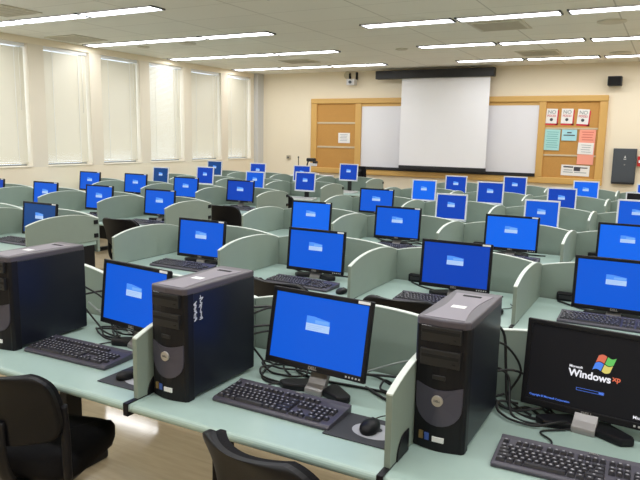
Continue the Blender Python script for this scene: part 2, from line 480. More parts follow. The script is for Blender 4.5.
child(fbox(MB(), -5.42, -2.084, 1.09, 2.25, 0, 0.03, M_wb), 'writing_surface', wb)
child(fbox(MB(), -5.42, -2.084, 2.25, 2.305, 0, 0.035, M_oakh), 'top_strip', wb)
child(fbox(MB(), -5.42, -2.084, 1.035, 1.09, 0, 0.09, M_dark, 0.006), 'tray', wb)
# projection screen
sc_ = thing('projection_screen', 'white pull-down projection screen hanging from a long black housing', 'projection screen', (fx(-3.68), FY - 0.25, fz(2.0)))
def at(mb, name, par): return child(mb, name, par)
at(fbox(MB(), -5.04, -2.83, 2.735, 2.885, 0.14, 0.30, M_dark, 0.008), 'housing', sc_)
for xx in (-4.8, -3.05): at(fbox(MB(), xx - 0.03, xx + 0.03, 2.78, 2.85, 0.0, 0.142, M_dark), 'wall_bracket', sc_)
at(fbox(MB(), -4.535, -2.905, 1.15, 2.74, 0.215, 0.222, M_screenf), 'fabric', sc_)
at(fbox(MB(), -4.54, -2.897, 1.075, 1.15, 0.20, 0.24, M_dark, 0.01), 'bottom_bar', sc_)
# wall speaker
sp = thing('wall_speaker', 'small black loudspeaker high on the wall above the poster board', 'speaker', (fx(-0.93), FY - 0.1, fz(2.61)))
at(fbox(MB(), -1.035, -0.825, 2.54, 2.69, 0.04, 0.20, M_dark, 0.012), 'cabinet', sp)
at(fbox(MB(), -1.02, -0.84, 2.555, 2.675, 0.20, 0.206, mat('speaker_cloth', rgb(20, 20, 22), 0.95), 0.002), 'grille', sp)
at(fbox(MB(), -0.96, -0.90, 2.58, 2.64, 0.0, 0.05, M_blackm), 'wall_bracket', sp)
# exit-wall device: round plate and bracket holding a white box
wd = thing('wall_camera', 'small white box on a bracket beside a round plate, high by the screen housing', 'camera', (fx(-5.65), FY - 0.05, fz(2.75)))
at(MB().cyl((fx(-5.76), FY - 0.012, fz(2.85)), 0.075, 0.024, mat('plate_beige', rgb(196, 186, 160), 0.6), 'y', 24), 'round_plate', wd)
at(MB().box(fx(-5.71), fx(-5.69), FY - 0.06, FY, fz(2.76), fz(2.88), M_blackm).box(fx(-5.56), fx(-5.54), FY - 0.06, FY, fz(2.76), fz(2.90), M_blackm), 'bracket', wd)
at(fbox(MB(), -5.71, -5.54, 2.65, 2.765, 0.03, 0.17, M_whitep, 0.012), 'housing', wd)
at(MB().cyl((fx(-5.625), FY - 0.18, fz(2.705)), 0.03, 0.02, M_greybox, 'y', 20), 'lens', wd)
# grey electrical cabinet
eb = thing('electrical_cabinet', 'dark grey metal panel cabinet on the wall beside the poster board', 'cabinet', (fx(-0.69), FY, fz(1.26)))
at(fbox(MB(), -0.866, -0.518, 0.985, 1.55, 0, 0.07, M_greybox, 0.004), 'body', eb)
dr = at(fbox(MB(), -0.848, -0.536, 1.01, 1.535, 0.07, 0.082, M_greybox, 0.003), 'door', eb)
at(fbox(MB(), -0.86, -0.525, 0.975, 1.005, 0.0, 0.085, M_dark, 0.003), 'lower_flange', eb)
h = fbox(MB(), -0.705, -0.665, 1.375, 1.385, 0.082, 0.087, M_whitep).prism([(fx(-0.70), fz(1.40)), (fx(-0.67), fz(1.40)), (fx(-0.685), fz(1.44))], 'y', FY - 0.087, FY - 0.082, M_whitep).build('warning_label', dr)
h = MB().cyl((fx(-0.685), FY - 0.086, fz(1.29)), 0.011, 0.012, M_silver, 'y', 14).build('lock', dr)
fa = thing('fire_alarm_pull', 'red fire alarm pull station past the grey metal cabinet', 'fire alarm', (fx(-0.45), FY, fz(1.35)))
at(fbox(MB(), -0.505, -0.415, 1.27, 1.43, 0, 0.05, M_red, 0.006), 'body', fa)
at(fbox(MB(), -0.485, -0.435, 1.325, 1.37, 0.05, 0.06, M_white, 0.004), 'pull_bar', fa)
th = thing('wall_thermostat', 'small beige thermostat box on the front wall near the window corner', 'thermostat', (fx(-7.09), FY, fz(1.22)))
at(fbox(MB(), -7.135, -7.05, 1.175, 1.255, 0, 0.035, mat('thermostat_beige', rgb(176, 168, 146), 0.5), 0.006), 'cover', th)
at(fbox(MB(), -7.115, -7.07, 1.20, 1.225, 0.035, 0.038, M_greybox), 'display', th)
# papers on the boards
def paper(name, label, cat, x0, x1, z0, z1, m, lines, tilt=0.0, group=None, extra=None, d=0.032):
    cx, cz = fx((x0 + x1) / 2), fz((z0 + z1) / 2); w, hh = (x1 - x0) * KF / 2, (z1 - z0) * KF / 2
    o = thing(name, label, cat, (cx, FY - d, cz), 0, group); o.rotation_euler = (0, tilt, 0)
    MB().box(-w, w, -0.002, 0, -hh, hh, m).build('sheet', o)
    if extra: extra(o, w, hh)
    if lines:
        t = MB()
        for (a, b, z, th, mm) in lines: t.box(a * w, b * w, -0.0035, -0.002, z * hh - th, z * hh + th, mm)
        t.build('printing', o)
    return o
def nosign(label, x0, x1, z0, z1, tilt):
    def ex(o, w, hh):
        MB().box(w - 0.012, w + 0.022, 0.0005, 0.003, -hh - 0.03, hh - 0.02, M_inkpink).box(-w, w + 0.022, 0.0005, 0.003, -hh - 0.03, -hh + 0.01, M_inkpink).build('red_backing', o)
        text('lettering', 'NO', 0.085, M_inkmid, (0, -0.004, hh * 0.52), (PI / 2, 0, 0), o, 0.001)
        text('lettering', 'FOOD', 0.05, M_inkred, (0, -0.004, hh * 0.02), (PI / 2, 0, 0), o, 0.001)
        MB().cyl((0, -0.003, -hh * 0.48), 0.026, 0.003, M_ink, 'y', 20).build('pictogram', o)
    paper('notice', label, 'sign', x0, x1, z0, z1, M_paper, None, tilt, 'white signs with red backing', ex, d=0.034)
nosign('white sign with red backing, closest to the whiteboard, upper row of poster board', -1.965, -1.785, 1.945, 2.19, 0.03)
nosign('white sign with red backing, in the middle of the upper row of the poster board', -1.72, -1.535, 1.945, 2.19, 0.02)
nosign('white sign with red backing, at the outer end of the poster board upper row', -1.465, -1.285, 1.935, 2.18, 0.06)
def many(n, a, b, z0, z1, th, m): return [(a + 0.1 * (k % 2), b - 0.2 * ((k * 7) % 3) / 3, z0 + (z1 - z0) * k / (n - 1), th, m) for k in range(n)]
paper('notice', 'tall cyan sheet on the poster board below the first red-backed sign', 'notice', -1.965, -1.715, 1.495, 1.845, M_cyan, many(8, -0.75, 0.8, 0.75, -0.7, 0.005, mat('teal_ink', rgb(112, 178, 180), 0.8)), 0.02, d=0.044)
paper('notice', 'short pale blue sheet with two dark heading lines on poster board', 'notice', -1.69, -1.45, 1.66, 1.845, M_blue, [(-0.3, 0.3, 0.45, 0.010, M_ink), (-0.75, 0.75, -0.02, 0.009, M_ink)], 0.01, d=0.044)
paper('notice', 'tall salmon sheet hanging at the outer edge of the poster board', 'notice', -1.415, -1.16, 1.27, 1.845, M_salmon, many(4, -0.7, 0.75, 0.86, 0.42, 0.006, mat('salmon_ink', rgb(214, 112, 96), 0.8)), 0.015, d=0.044)
paper('notice', 'white sheet pinned over the middle of the salmon sheet', 'notice', -1.42, -1.175, 1.44, 1.63, M_paper, many(4, -0.6, 0.7, 0.6, -0.6, 0.004, M_inkmid), 0.03, d=0.050)
paper('notice', 'wide white strip notice with black heading low on the poster board', 'notice', -1.66, -1.21, 1.075, 1.255, M_paper,
      [(-0.85, -0.15, 0.62, 0.012, M_ink), (0.3, 0.85, 0.55, 0.009, M_ink), (-0.1, 0.35, 0.30, 0.035, M_ink), (-0.8, -0.2, 0.05, 0.006, M_inkmid), (-0.85, -0.15, -0.35, 0.006, M_inkmid), (-0.05, 0.8, -0.35, 0.006, M_inkmid)], 0.02, d=0.034)
paper('notice', 'small white sheet pinned on the cork board at the window end', 'notice', -5.925, -5.665, 1.535, 1.735, M_paper, many(5, -0.7, 0.6, 0.65, -0.5, 0.004, M_inkmid), 0.0, d=0.034)

# ------------------------------------------------------------------ desk parts
def arch(n, a, b, mid):
    """heights of an arched top over 0..1"""
    pts = []
    for k in range(n + 1):
        t = k / n
        e = a + (b - a) * t
        pts.append((t, e + mid * (1 - abs(2 * t - 1) ** 2.4)))
    return pts
def make_desk(two, up=0.0):
    t = thing('computer_desk', 'x', 'desk', (0, 0, 0), 0)
    w = PITCH / 2 - 0.001
    # cross-section of the top with a rounded nose at the user's edge (y = -0.055 .. DEPTH)
    sec = [(DEPTH - 0.016, DZ), (-0.030, DZ)] + [(-0.030 - 0.016 * math.sin(a), DZ - 0.016 + 0.016 * math.cos(a)) for a in [PI * q / 8 for q in range(1, 8)]] + [(-0.030, DZ - 0.032), (DEPTH - 0.016, DZ - 0.032)]
    MB().prism(sec, 'x', -w, w, M_desk).build('desktop', t)
    lg = MB(); lg2 = None
    def leg(x):
        m = MB()
        m.box(x - 0.026, x + 0.026, 0.42, 0.51, 0.05, DZ - 0.033, M_blackm, 0.006)
        m.box(x - 0.03, x + 0.03, 0.02, 0.66, DZ - 0.06, DZ - 0.033, M_blackm, 0.004)
        m.box(x - 0.035, x + 0.035, 0.05, 0.66, 0.0, 0.05, M_blackm, 0.012)
        return m
    leg(-PITCH / 2 + (0.04 if two else 0)).build('leg', t)
    if two:
        leg(PITCH / 2 - 0.04).build('leg', t)
        MB().box(PITCH / 2 - 0.010, PITCH / 2 - 0.002, 0.10, 0.665, 0.12, DZ - 0.034, M_blackm, 0.002).build('end_panel', t)
    MB().box(-w + 0.05, w - 0.05, DEPTH - 0.06, DEPTH - 0.045, 0.42, DZ - 0.033, M_blackm).build('modesty_panel', t)
    wp = PITCH / 2 - 0.0015; yb = DEPTH + 0.001
    pr = [(-wp + 2 * wp * s, DZ + up + h) for s, h in arch(24, 0.188, 0.188, 0.047)]
    pn = MB().prism([(-wp, DZ - 0.10)] + pr + [(wp, DZ - 0.10)], 'y', yb, yb + 0.022, M_panel).build('back_panel', t)
    top = [(x, h + 0.004) for x, h in pr]; low = [(x, h) for x, h in pr[::-1]]
    MB().prism(top + low, 'y', yb - 0.001, yb + 0.023, M_trim).build('edge_band', pn)
    return remember(t)
def make_divider(row1, clips):
    t = thing('desk_divider', 'x', 'desk divider', (0, 0, 0), 0)
    pr = [(DEPTH * s - 0.0 , h) for s, h in arch(24, 0.195, 0.19, 0.050)]
    pr = [(min(y, DEPTH - 0.003), h) for y, h in pr]
    MB().prism([(0.0, 0.004)] + pr + [(DEPTH - 0.003, 0.004)], 'x', -0.009, 0.009, M_panel).build('board', t)
    top = [(y, h + 0.004) for y, h in pr]; low = [(y, h) for y, h in pr[::-1]]
    MB().prism(top + low, 'x', -0.0095, 0.0095, M_trim).build('edge_band', t)
    # clamp strap wrapping the desk nose
    c = MB()
    c.box(-0.0095, 0.0095, -0.05, 0.10, 0.0005, 0.004, M_black).box(-0.0095, 0.0095, -0.052, -0.047, -0.036, 0.003, M_black).box(-0.0095, 0.0095, -0.05, 0.10, -0.037, -0.0325, M_black)
    c.build('clamp', t)
    if row1:
        arc = [(0.045 + 0.06 * (1 - math.cos(a)), 0.002 + 0.062 * math.sin(a)) for a in [PI / 2 * q / 8 for q in range(9)]] + [(0.135, 0.064), (0.135, 0.002)]
        MB().prism(arc, 'x', 0.0092, 0.014, M_black, 0.0015, 1).build('base_bracket', t)
    for z in ((0.03, 0.145) if clips else ()):
        MB().box(-0.019, 0.019, DEPTH - 0.045, DEPTH - 0.004, z, z + 0.035, M_black, 0.003).build('corner_clip', t)
    return remember(t)

# ------------------------------------------------------------------ monitors
def screen_mesh(w, h, mb, y, back, dlg=True, mode=0, dpos=(-0.01, 0.10), dsz=(0.255, 0.215)):
    e = E_blue[mode]
    mb.poly([(-w / 2, y, 0), (w / 2, y, 0), (w / 2, y, h), (-w / 2, y, h)], e)
    if dlg:
        cx, cz = dpos[0] * w / 2, h / 2 + dpos[1] * h; a, b = dsz[0] * w / 2, dsz[1] * h / 2
        y2 = y - 0.0006; y3 = y - 0.0010
        mb.poly([(cx - a, y2, cz), (cx + a, y2, cz), (cx + a, y2, cz + b * 0.62), (cx - a * 0.35, y2, cz + b), (cx - a, y2, cz + b)], E_dlg1)
        mb.poly([(cx - a * 0.25, y3, cz + 0.12 * b), (cx + a * 0.9, y3, cz + 0.12 * b), (cx + a * 0.9, y3, cz + b * 0.55), (cx - a * 0.25, y3, cz + b * 0.55)], E_dlg1b)
        mb.poly([(cx - a, y2, cz - b), (cx + a, y2, cz - b), (cx + a, y2, cz), (cx - a, y2, cz)], E_dlg2)
        for k in range(3):
            zz = cz - b * (0.28 + 0.24 * k)
            mb.poly([(cx - a * 0.85, y3, zz - b * 0.035), (cx + a * (0.6 - 0.25 * k), y3, zz - b * 0.035), (cx + a * (0.6 - 0.25 * k), y3, zz + b * 0.035), (cx - a * 0.85, y3, zz + b * 0.035)], E_dtxt)
    return mb
TILT = math.radians(-6)
def head(t, w, h, z0, bez, m_bez, m_rear, screen_mode=0, logo=True, deep=0.05, chin=0.008, dlg=True, sticker=True):
    """monitor head: bezel, screen, rear shell; pivoted at z0"""
    b = MB()
    fr = [(-w / 2, w / 2, 0, bez + chin), (-w / 2, w / 2, h - bez, h)]
    b.box(-w / 2, w / 2, -0.012, 0.004, 0, bez + chin, m_bez, 0.003)
    b.box(-w / 2, w / 2, -0.012, 0.004, h - bez, h, m_bez, 0.003)
    b.box(-w / 2, -w / 2 + bez, -0.012, 0.004, bez * 0.5, h - bez * 0.5, m_bez, 0.003)
    b.box(w / 2 - bez, w / 2, -0.012, 0.004, bez * 0.5, h - bez * 0.5, m_bez, 0.003)
    bz = b.build('bezel', t, (0, 0, z0)); bz.rotation_euler = (TILT, 0, 0)
    s = MB(); sw, sh = w - 2 * bez + 0.001, h - 2 * bez - chin + 0.001
    if dlg is not None: screen_mesh(sw, sh, s, 0, None, dlg, screen_mode)
    sm = s.build('screen', bz, (0, -0.0075, bez + chin))
    r = MB()
    r.prism([(0.003, 0.003), (0.003, h - 0.003), (0.012, h - 0.006), (0.012, 0.006)], 'x', -w / 2 + 0.004, w / 2 - 0.004, m_rear, 0.003, 2)
    r.prism([(0.011, 0.045), (0.011, h - 0.045), (deep, h - 0.09), (deep, 0.08)], 'x', -w / 2 + 0.08, w / 2 - 0.08, m_rear, 0.006, 2)
    r.build('rear_shell', bz)
    if logo: text('lettering', 'DELL', 0.016, M_silver, (0, -0.0125, (bez + chin) / 2), (PI / 2, 0, 0), bz, 0.0006)
    bt = MB()
    for k in range(5): bt.box(w / 2 - 0.075 + 0.013 * k, w / 2 - 0.069 + 0.013 * k, -0.0135, -0.012, (bez + chin) / 2 - 0.003, (bez + chin) / 2 + 0.003, M_gloss)
    bt.build('control_buttons', bz)
    if sticker: MB().box(w / 2 - 0.058, w / 2 - 0.012, -0.0130, -0.0120, h - bez * 0.5 - 0.005, h - bez * 0.5 + 0.005, M_white).build('sticker', bz)
    return bz, sm
def v_stand(t, silver, off=0.03):
    n = MB()
    n.prism([(-0.036 + off, 0.012), (-0.034 + off, 0.02), (-0.012 + off, 0.035), (0.02 + off * 0.7, 0.07), (0.035, 0.20), (0.048, 0.20), (0.035 + off * 0.7, 0.06), (0.005 + off, 0.02), (-0.02 + off, 0.0), (-0.036 + off, 0.0)], 'x', -0.036, 0.036, silver, 0.002)
    n.build('stand_neck', t)
    for sg in (-1, 1):
        f = MB()
        pts = [(0.030, -0.025), (0.115, -0.058), (0.150, -0.032), (0.142, -0.008), (0.060, 0.050), (0.030, 0.050)]
        f.prism([(sg * x, y + off) for x, y in pts], 'z', 0.0, 0.026, M_black, 0.007, 2)
        f.build('stand_foot', t)
def make_wide(mode, dlg=True, name='computer_monitor'):
    t = thing(name, 'x', 'monitor', (0, 0, 0), 0)
    head(t, 0.420, 0.280, 0.055, 0.0165, M_black, M_black, mode, True, 0.055, 0.006, dlg)
    v_stand(t, M_silver)
    return remember(t)
def make_small(mode, dlg=True):
    t = thing('computer_monitor', 'x', 'monitor', (0, 0, 0), 0)
    head(t, 0.345, 0.290, 0.065, 0.017, M_bezels, M_dark, mode, False, 0.06, 0.006, dlg, False)
    n = MB(); n.box(-0.035, 0.035, 0.05, 0.075, 0.015, 0.22, M_dark, 0.006).build('stand_neck', t)
    b = MB(); b.cyl((0, 0.03, 0.008), 0.11, 0.016, M_dark, seg=28, r2=0.10).build('stand_base', t)
    return remember(t)

# ------------------------------------------------------------------ keyboard, mouse, tower
def key_rows(mb, rows, m):
    for (x0, y, widths, dz) in rows:
        x = x0; y -= 0.016; dz -= 0.0009
        for w in widths:
            if w > 0:
                u = 0.0190; a, b = x + 0.001, x + w * u - 0.001
                t = bmesh.new()
                zb, zt = 0.016 + dz, 0.0245 + dz
                A = [t.verts.new(p) for p in ((a, y - 0.0086, zb), (b, y - 0.0086, zb), (b, y + 0.0086, zb), (a, y + 0.0086, zb))]
                B = [t.verts.new(p) for p in ((a + 0.0024, y - 0.0058, zt), (b - 0.0024, y - 0.0058, zt), (b - 0.0024, y + 0.0066, zt), (a + 0.0024, y + 0.0066, zt))]
                t.faces.new(B)
                for k in range(4): t.faces.new((A[k], A[(k + 1) % 4], B[(k + 1) % 4], B[k]))
                mb.merge(t, m)
                if w < 3:
                    xc = (a + b) / 2; mb.poly([(xc - 0.0034, y - 0.001, zt + 0.0003), (xc + 0.0030, y - 0.001, zt + 0.0003), (xc + 0.0030, y + 0.0046, zt + 0.0003), (xc - 0.0034, y + 0.0046, zt + 0.0003)], M_legend_glint)
            x += abs(w) * 0.0190
def make_keyboard(m_body, m_key, name='keyboard'):
    t = thing(name, 'x', 'keyboard', (0, 0, 0), 0)
    b = MB()
    b.prism([(-0.080, 0.0), (-0.081, 0.010), (-0.072, 0.0155), (0.070, 0.024), (0.085, 0.030), (0.088, 0.026), (0.086, 0.006), (0.084, 0.0)], 'x', -0.23, 0.23, m_body, 0.003, 2)
    b.build('body', t)
    X = -0.220; sl = 0.0009
    def Z(y): return (y + 0.07) * 0.057 - 0.004 + 0.004
    m = MB(); key_rows(m, [(X, 0.066, [1], Z(0.066))], m_key); m.build('escape_key', t)
    for q in range(3):
        m = MB(); key_rows(m, [(X + (2 + 4.5 * q) * 0.019, 0.066, [1, 1, 1, 1], Z(0.066))], m_key); m.build('function_key_group', t)
    m = MB(); key_rows(m, [
        (X, 0.034, [1] * 13 + [2], Z(0.034)), (X, 0.015, [1.5] + [1] * 12 + [1.5], Z(0.015)),
        (X, -0.004, [1.75] + [1] * 11 + [2.25], Z(-0.004)), (X, -0.023, [2.25] + [1] * 10 + [2.75], Z(-0.023)),
        (X, -0.042, [1.5, 1.25, 1.25, 6, 1.25, 1.25, 1.25, 1.25], Z(-0.042))], m_key); m.build('letter_keys', t)
    X2 = X + 15.35 * 0.019
    m = MB(); key_rows(m, [(X2, 0.034, [1, 1, 1], Z(0.034)), (X2, 0.015, [1, 1, 1], Z(0.015))], m_key); m.build('navigation_keys', t)
    m = MB(); key_rows(m, [(X2, 0.066, [1, 1, 1], Z(0.066))], m_key); m.build('function_key_group', t)
    m = MB(); key_rows(m, [(X2, -0.023, [-1, 1, -1], Z(-0.023)), (X2, -0.042, [1, 1, 1], Z(-0.042))], m_key); m.build('arrow_keys', t)
    X3 = X2 + 3.35 * 0.019
    m = MB(); key_rows(m, [(X3, 0.034, [1, 1, 1, 1], Z(0.034)), (X3, 0.015, [1, 1, 1, 1], Z(0.015)), (X3, -0.004, [1, 1, 1, -1], Z(-0.004)), (X3, -0.023, [1, 1, 1, 1], Z(-0.023)), (X3, -0.042, [2, 1, -1], Z(-0.042))], m_key)
    m.build('number_keys', t)
    text('lettering', 'DELL', 0.012, M_silver, (0.03, 0.079, 0.0295), (0.06, 0, 0), t, 0.0005)
    return remember(t)
def make_mouse():
    t = thing('computer_mouse', 'x', 'mouse', (0, 0, 0), 0)
    m = MB(); bm = bmesh.new()
    bmesh.ops.create_uvsphere(bm, u_segments=20, v_segments=12, radius=1)
    for v in bm.verts:
        x, y, z = v.co
        v.co = (x * 0.031 * (1 - 0.12 * y), y * 0.057, max(z, -0.35) * 0.020 * (1.1 - 0.3 * y) + 0.008)
    for f in bm.faces: f.smooth = True
    m.merge(bm, M_black); m.build('shell', t)
    MB().cyl((0, 0.03, 0.0205), 0.006, 0.006, M_greybox, 'x', 14).build('scroll_wheel', t)
    c = MB(); c.tube([(0, 0.055, 0.008), (0.01, 0.09, 0.004), (0.035, 0.12, 0.003), (0.045, 0.17, 0.003), (0.02, 0.22, 0.003)], 0.0022, M_cable); c.build('cord', t)
    return remember(t)
TW, TD, TH = 0.162, 0.395, 0.402
def make_tower():
    t = thing('tower_computer', 'x', 'computer', (0, 0, 0), 0)
    # steel case behind the plastic front
    MB().box(-TW / 2 + 0.003, TW / 2 - 0.001, 0.035, TD, 0.012, TH - 0.022, M_case, 0.003).build('case', t)
    fr = MB()
    sec = [(-TW / 2, 0.045), (-TW / 2, 0.014), (-TW / 2 + 0.008, 0.004)] + [(-TW / 2 + 0.016 + (TW - 0.032) * q / 6, 0.004 - 0.012 * math.sin(PI * q / 6)) for q in range(7)] + [(TW / 2 - 0.008, 0.004), (TW / 2, 0.014), (TW / 2, 0.045)]
    fr.prism(sec, 'z', 0.0, TH - 0.020, M_black, 0.003, 2)
    f = fr.build('front_bezel', t)
    def yf(x): return 0.004 - 0.012 * math.sin(PI * min(1, max(0, (x + TW / 2 - 0.016) / (TW - 0.032))))
    # bays
    for z, hh in ((0.335, 0.045), (0.262, 0.050)):
        b = MB(); b.box(-0.060, 0.060, -0.010, 0.004, z, z + hh, mat('bay_black', rgb(26, 26, 28), 0.5), 0.002)
        b.box(-0.056, 0.056, -0.0115, -0.008, z + 0.026, z + 0.036, mat('slot_black', rgb(10, 10, 11), 0.8)); b.box(0.038, 0.047, -0.0125, -0.010, z + 0.012, z + 0.016, M_blackm)
        b.build('drive_bay', f)
    b = MB(); b.box(-0.02, 0.02, -0.0105, -0.006, 0.222, 0.236, MATS['bay_black'], 0.002).build('latch', f)
    # shield with rounded point at the bottom
    sh = [(-0.070, 0.205)] + [(-0.070 + 0.140 * q / 10, 0.205 - 0.014 * math.sin(PI * q / 10)) for q in range(1, 10)] + [(0.070, 0.205), (0.070, 0.150)]
    for q in range(1, 12): sh.append((0.070 * math.cos(PI * q / 12), 0.150 - 0.070 * math.sin(PI * q / 12) ** 0.85))
    sh.append((-0.070, 0.150))
    m = MB(); t1 = bmesh.new()
    fv = [t1.verts.new((x, yf(x) - 0.0035, z)) for x, z in sh]; bv = [t1.verts.new((x, yf(x) + 0.004, z)) for x, z in sh]
    cen = t1.verts.new((0, yf(0) - 0.0045, 0.15))
    for k in range(len(sh)):
        t1.faces.new((fv[k], fv[(k + 1) % len(sh)], cen)); t1.faces.new((fv[k], bv[k], bv[(k + 1) % len(sh)], fv[(k + 1) % len(sh)]))
    m.merge(t1, M_shield); sd = m.build('shield_plate', f)
    MB().cyl((0, -0.0135, 0.160), 0.0165, 0.008, M_badge, 'y', 28).build('round_badge', sd)
    text('lettering', 'DELL', 0.009, M_greybox, (0, -0.0178, 0.160), (PI / 2, 0, 0.0), sd, 0.0002)
    MB().box(-0.013, 0.023, -0.0105, -0.004, 0.030, 0.046, M_white, 0.001).build('sticker', f)
    MB().box(-0.055, -0.042, -0.0065, 0.004, 0.030, 0.054, M_gold, 0.001).build('sticker', f)
    MB().box(-0.037, -0.023, -0.0085, 0.002, 0.030, 0.052, M_bluest, 0.001).build('sticker', f)
    MB().box(-0.060, -0.028, -0.0080, 0.000, 0.371, 0.380, M_white, 0.001).build('sticker', f)
    # top cap, bowed inlay and sticker
    cp = [(-TW / 2, TD - 0.004), (-TW / 2 + 0.006, TD), (TW / 2 - 0.006, TD), (TW / 2, TD - 0.004), (TW / 2, 0.012), (TW / 2 - 0.012, 0.0), (0, -0.008), (-TW / 2 + 0.012, 0.0), (-TW / 2, 0.012)]
    cap = MB().prism(cp, 'z', TH - 0.024, TH, M_capgrey, 0.005, 2).build('top_cap', t)
    inl = [(-0.062, 0.014), (0.062, 0.014)] + [(0.062 - 0.016 * math.sin(PI * q / 8), 0.014 + 0.33 * q / 8) for q in range(1, 8)] + [(0.062, 0.344), (-0.062, 0.344)] + [(-0.062 + 0.016 * math.sin(PI * q / 8), 0.344 - 0.33 * q / 8) for q in range(1, 8)]
    MB().prism(inl, 'z', TH - 0.001, TH + 0.0015, M_inlay, 0.0006, 1).build('inlay', cap)
    MB().box(-0.022, 0.022, 0.145, 0.175, TH + 0.001, TH + 0.0022, M_white).build('sticker', cap)
    MB().box(-0.03, 0.03, 0.305, 0.322, TH + 0.001, TH + 0.0025, MATS['slot_black']).build('grip_slot', cap)
    # rear plate with fan grille
    r = MB(); r.box(-TW / 2 + 0.008, TW / 2 - 0.008, TD, TD + 0.003, 0.02, TH - 0.03, M_silver)
    for k in range(6): r.box(-0.05, 0.05, TD + 0.003, TD + 0.005, 0.20 + 0.02 * k, 0.208 + 0.02 * k, M_black)
    r.build('rear_plate', t)
    return remember(t)

# ------------------------------------------------------------------ chair
def make_chair(m_back):
    t = thing('office_chair', 'x', 'chair', (0, 0, 0), 0)
    # seat cushion (front is +y)
    bm = bmesh.new(); n = 16
    def sup(th, a, b, p): 
        c, s = math.cos(th), math.sin(th)
        return (a * math.copysign(abs(c) ** (2 / p), c), b * math.copysign(abs(s) ** (2 / p), s))
    levels = [(0.40, 0.90), (0.407, 0.97), (0.43, 1.0), (0.468, 1.0), (0.488, 0.95), (0.497, 0.80), (0.494, 0.4)]
    rings = []
    for z, s in levels:
        rings.append([bm.verts.new((sup(2 * PI * q / 40, 0.225, 0.225, 4.5)[0] * s, sup(2 * PI * q / 40, 0.225, 0.225, 4.5)[1] * s * (1.0 if q < 20 else 0.78), z + (-0.012 if sup(2 * PI * q / 40, .225, .225, 4.5)[1] > 0.2 else 0))) for q in range(40)])
    for k in range(len(rings) - 1):
        for q in range(40):
            f = bm.faces.new((rings[k][q], rings[k][(q + 1) % 40], rings[k + 1][(q + 1) % 40], rings[k + 1][q])); f.smooth = True
    bm.faces.new(rings[0][::-1]); bm.faces.new(rings[-1])
    m = MB(); m.merge(bm, M_fabric); m.build('seat', t)
    MB().box(-0.19, 0.19, -0.14, 0.19, 0.375, 0.402, M_blackm, 0.01).build('seat_pan', t)
    # curved backrest: pad + shell
    def backgrid(y_in, y_out, w, z0, z1, mm, name, parent, rcor):
        bm = bmesh.new(); nu, nv = 28, 22
        def P(u, v, off):
            x = w * (u - 0.5)
            # rounded corners: shrink width near top and bottom
            zz = z0 + (z1 - z0) * v
            d = min(zz - z0, z1 - zz)
            if d < rcor: x *= (w / 2 - rcor + math.sqrt(max(0, rcor ** 2 - (rcor - d) ** 2))) / (w / 2)
            yb = -0.195 - 0.10 * (v - 0.2) ** 2 - 0.03 * v + 0.055 * (2 * (u - 0.5)) ** 2
            return (x, yb - off, zz)
        V = {}
        for off, tg in ((y_in, 0), (y_out, 1)):
            for i in range(nu + 1):
                for j in range(nv + 1):
                    vv = j / nv; vv = 0.5 - 0.5 * math.cos(PI * vv)
                    V[tg, i, j] = bm.verts.new(P(i / nu, vv, off))
        for i in range(nu):
            for j in range(nv):
                for tg in (0, 1):
                    q = [V[tg, i, j], V[tg, i + 1, j], V[tg, i + 1, j + 1], V[tg, i, j + 1]]
                    f = bm.faces.new(q if tg == 0 else q[::-1]); f.smooth = True
        loop = [(i, 0) for i in range(nu + 1)] + [(nu, j) for j in range(1, nv + 1)] + [(i, nv) for i in range(nu - 1, -1, -1)] + [(0, j) for j in range(nv - 1, 0, -1)]
        for k in range(len(loop)):
            a, b = loop[k], loop[(k + 1) % len(loop)]
            try: bm.faces.new((V[0, a[0], a[1]], V[1, a[0], a[1]], V[1, b[0], b[1]], V[0, b[0], b[1]]))
            except ValueError: pass
        bmesh.ops.remove_doubles(bm, verts=bm.verts, dist=1e-5)
        mb = MB(); mb.merge(bm, mm); return mb.build(name, parent)
    backgrid(0.0, 0.035, 0.40, 0.575, 0.835, M_fabric, 'backrest', t, 0.07)
    backgrid(0.034, 0.052, 0.42, 0.565, 0.845, m_back, 'back_shell', t, 0.075)
    for sg in (-1, 1):
        MB().tube([(sg * 0.198, -0.165, 0.70), (sg * 0.205, -0.165, 0.58), (sg * 0.205, -0.165, 0.48), (sg * 0.19, -0.14, 0.41), (sg * 0.14, -0.08, 0.39)], 0.014, M_black, 8, 5, (1, 1.3)).build('back_upright', t)
    MB().tube([(0, -0.260, 0.66), (0, -0.255, 0.52), (0, -0.20, 0.40), (0, -0.12, 0.368), (0, 0, 0.365)], 0.02, M_blackm, 8, 5, (1.8, 0.6)).build('spine_bar', t)
    MB().cyl((0, 0, 0.27), 0.026, 0.21, M_blackm, seg=18).cyl((0, 0, 0.17), 0.036, 0.14, M_black, seg=18).build('gas_column', t)
    MB().cyl((0, 0, 0.10), 0.045, 0.06, M_black, seg=18).build('base_hub', t)
    for k in range(5):
        a = 2 * PI * k / 5 + 0.3
        L = MB(); c, s = math.cos(a), math.sin(a)
        L.tube([(0.03 * c, 0.03 * s, 0.105), (0.17 * c, 0.17 * s, 0.085), (0.30 * c, 0.30 * s, 0.068)], 0.02, M_black, 8, 4, (1.3, 0.8))
        lg = L.build('base_leg', t)
        w = MB(); px, py = 0.295 * c, 0.295 * s
        for o in (-0.012, 0.012):
            tb = bmesh.new(); bmesh.ops.create_cone(tb, cap_ends=True, segments=16, radius1=0.026, radius2=0.026, depth=0.016)
            bmesh.ops.transform(tb, matrix=Matrix.Translation((px - o * s, py + o * c, 0.026)) @ Matrix.Rotation(a, 4, 'Z') @ Matrix.Rotation(PI / 2, 4, 'X'), verts=tb.verts)
            w.merge(tb, M_black)
        w.build('caster', lg)
    return remember(t)

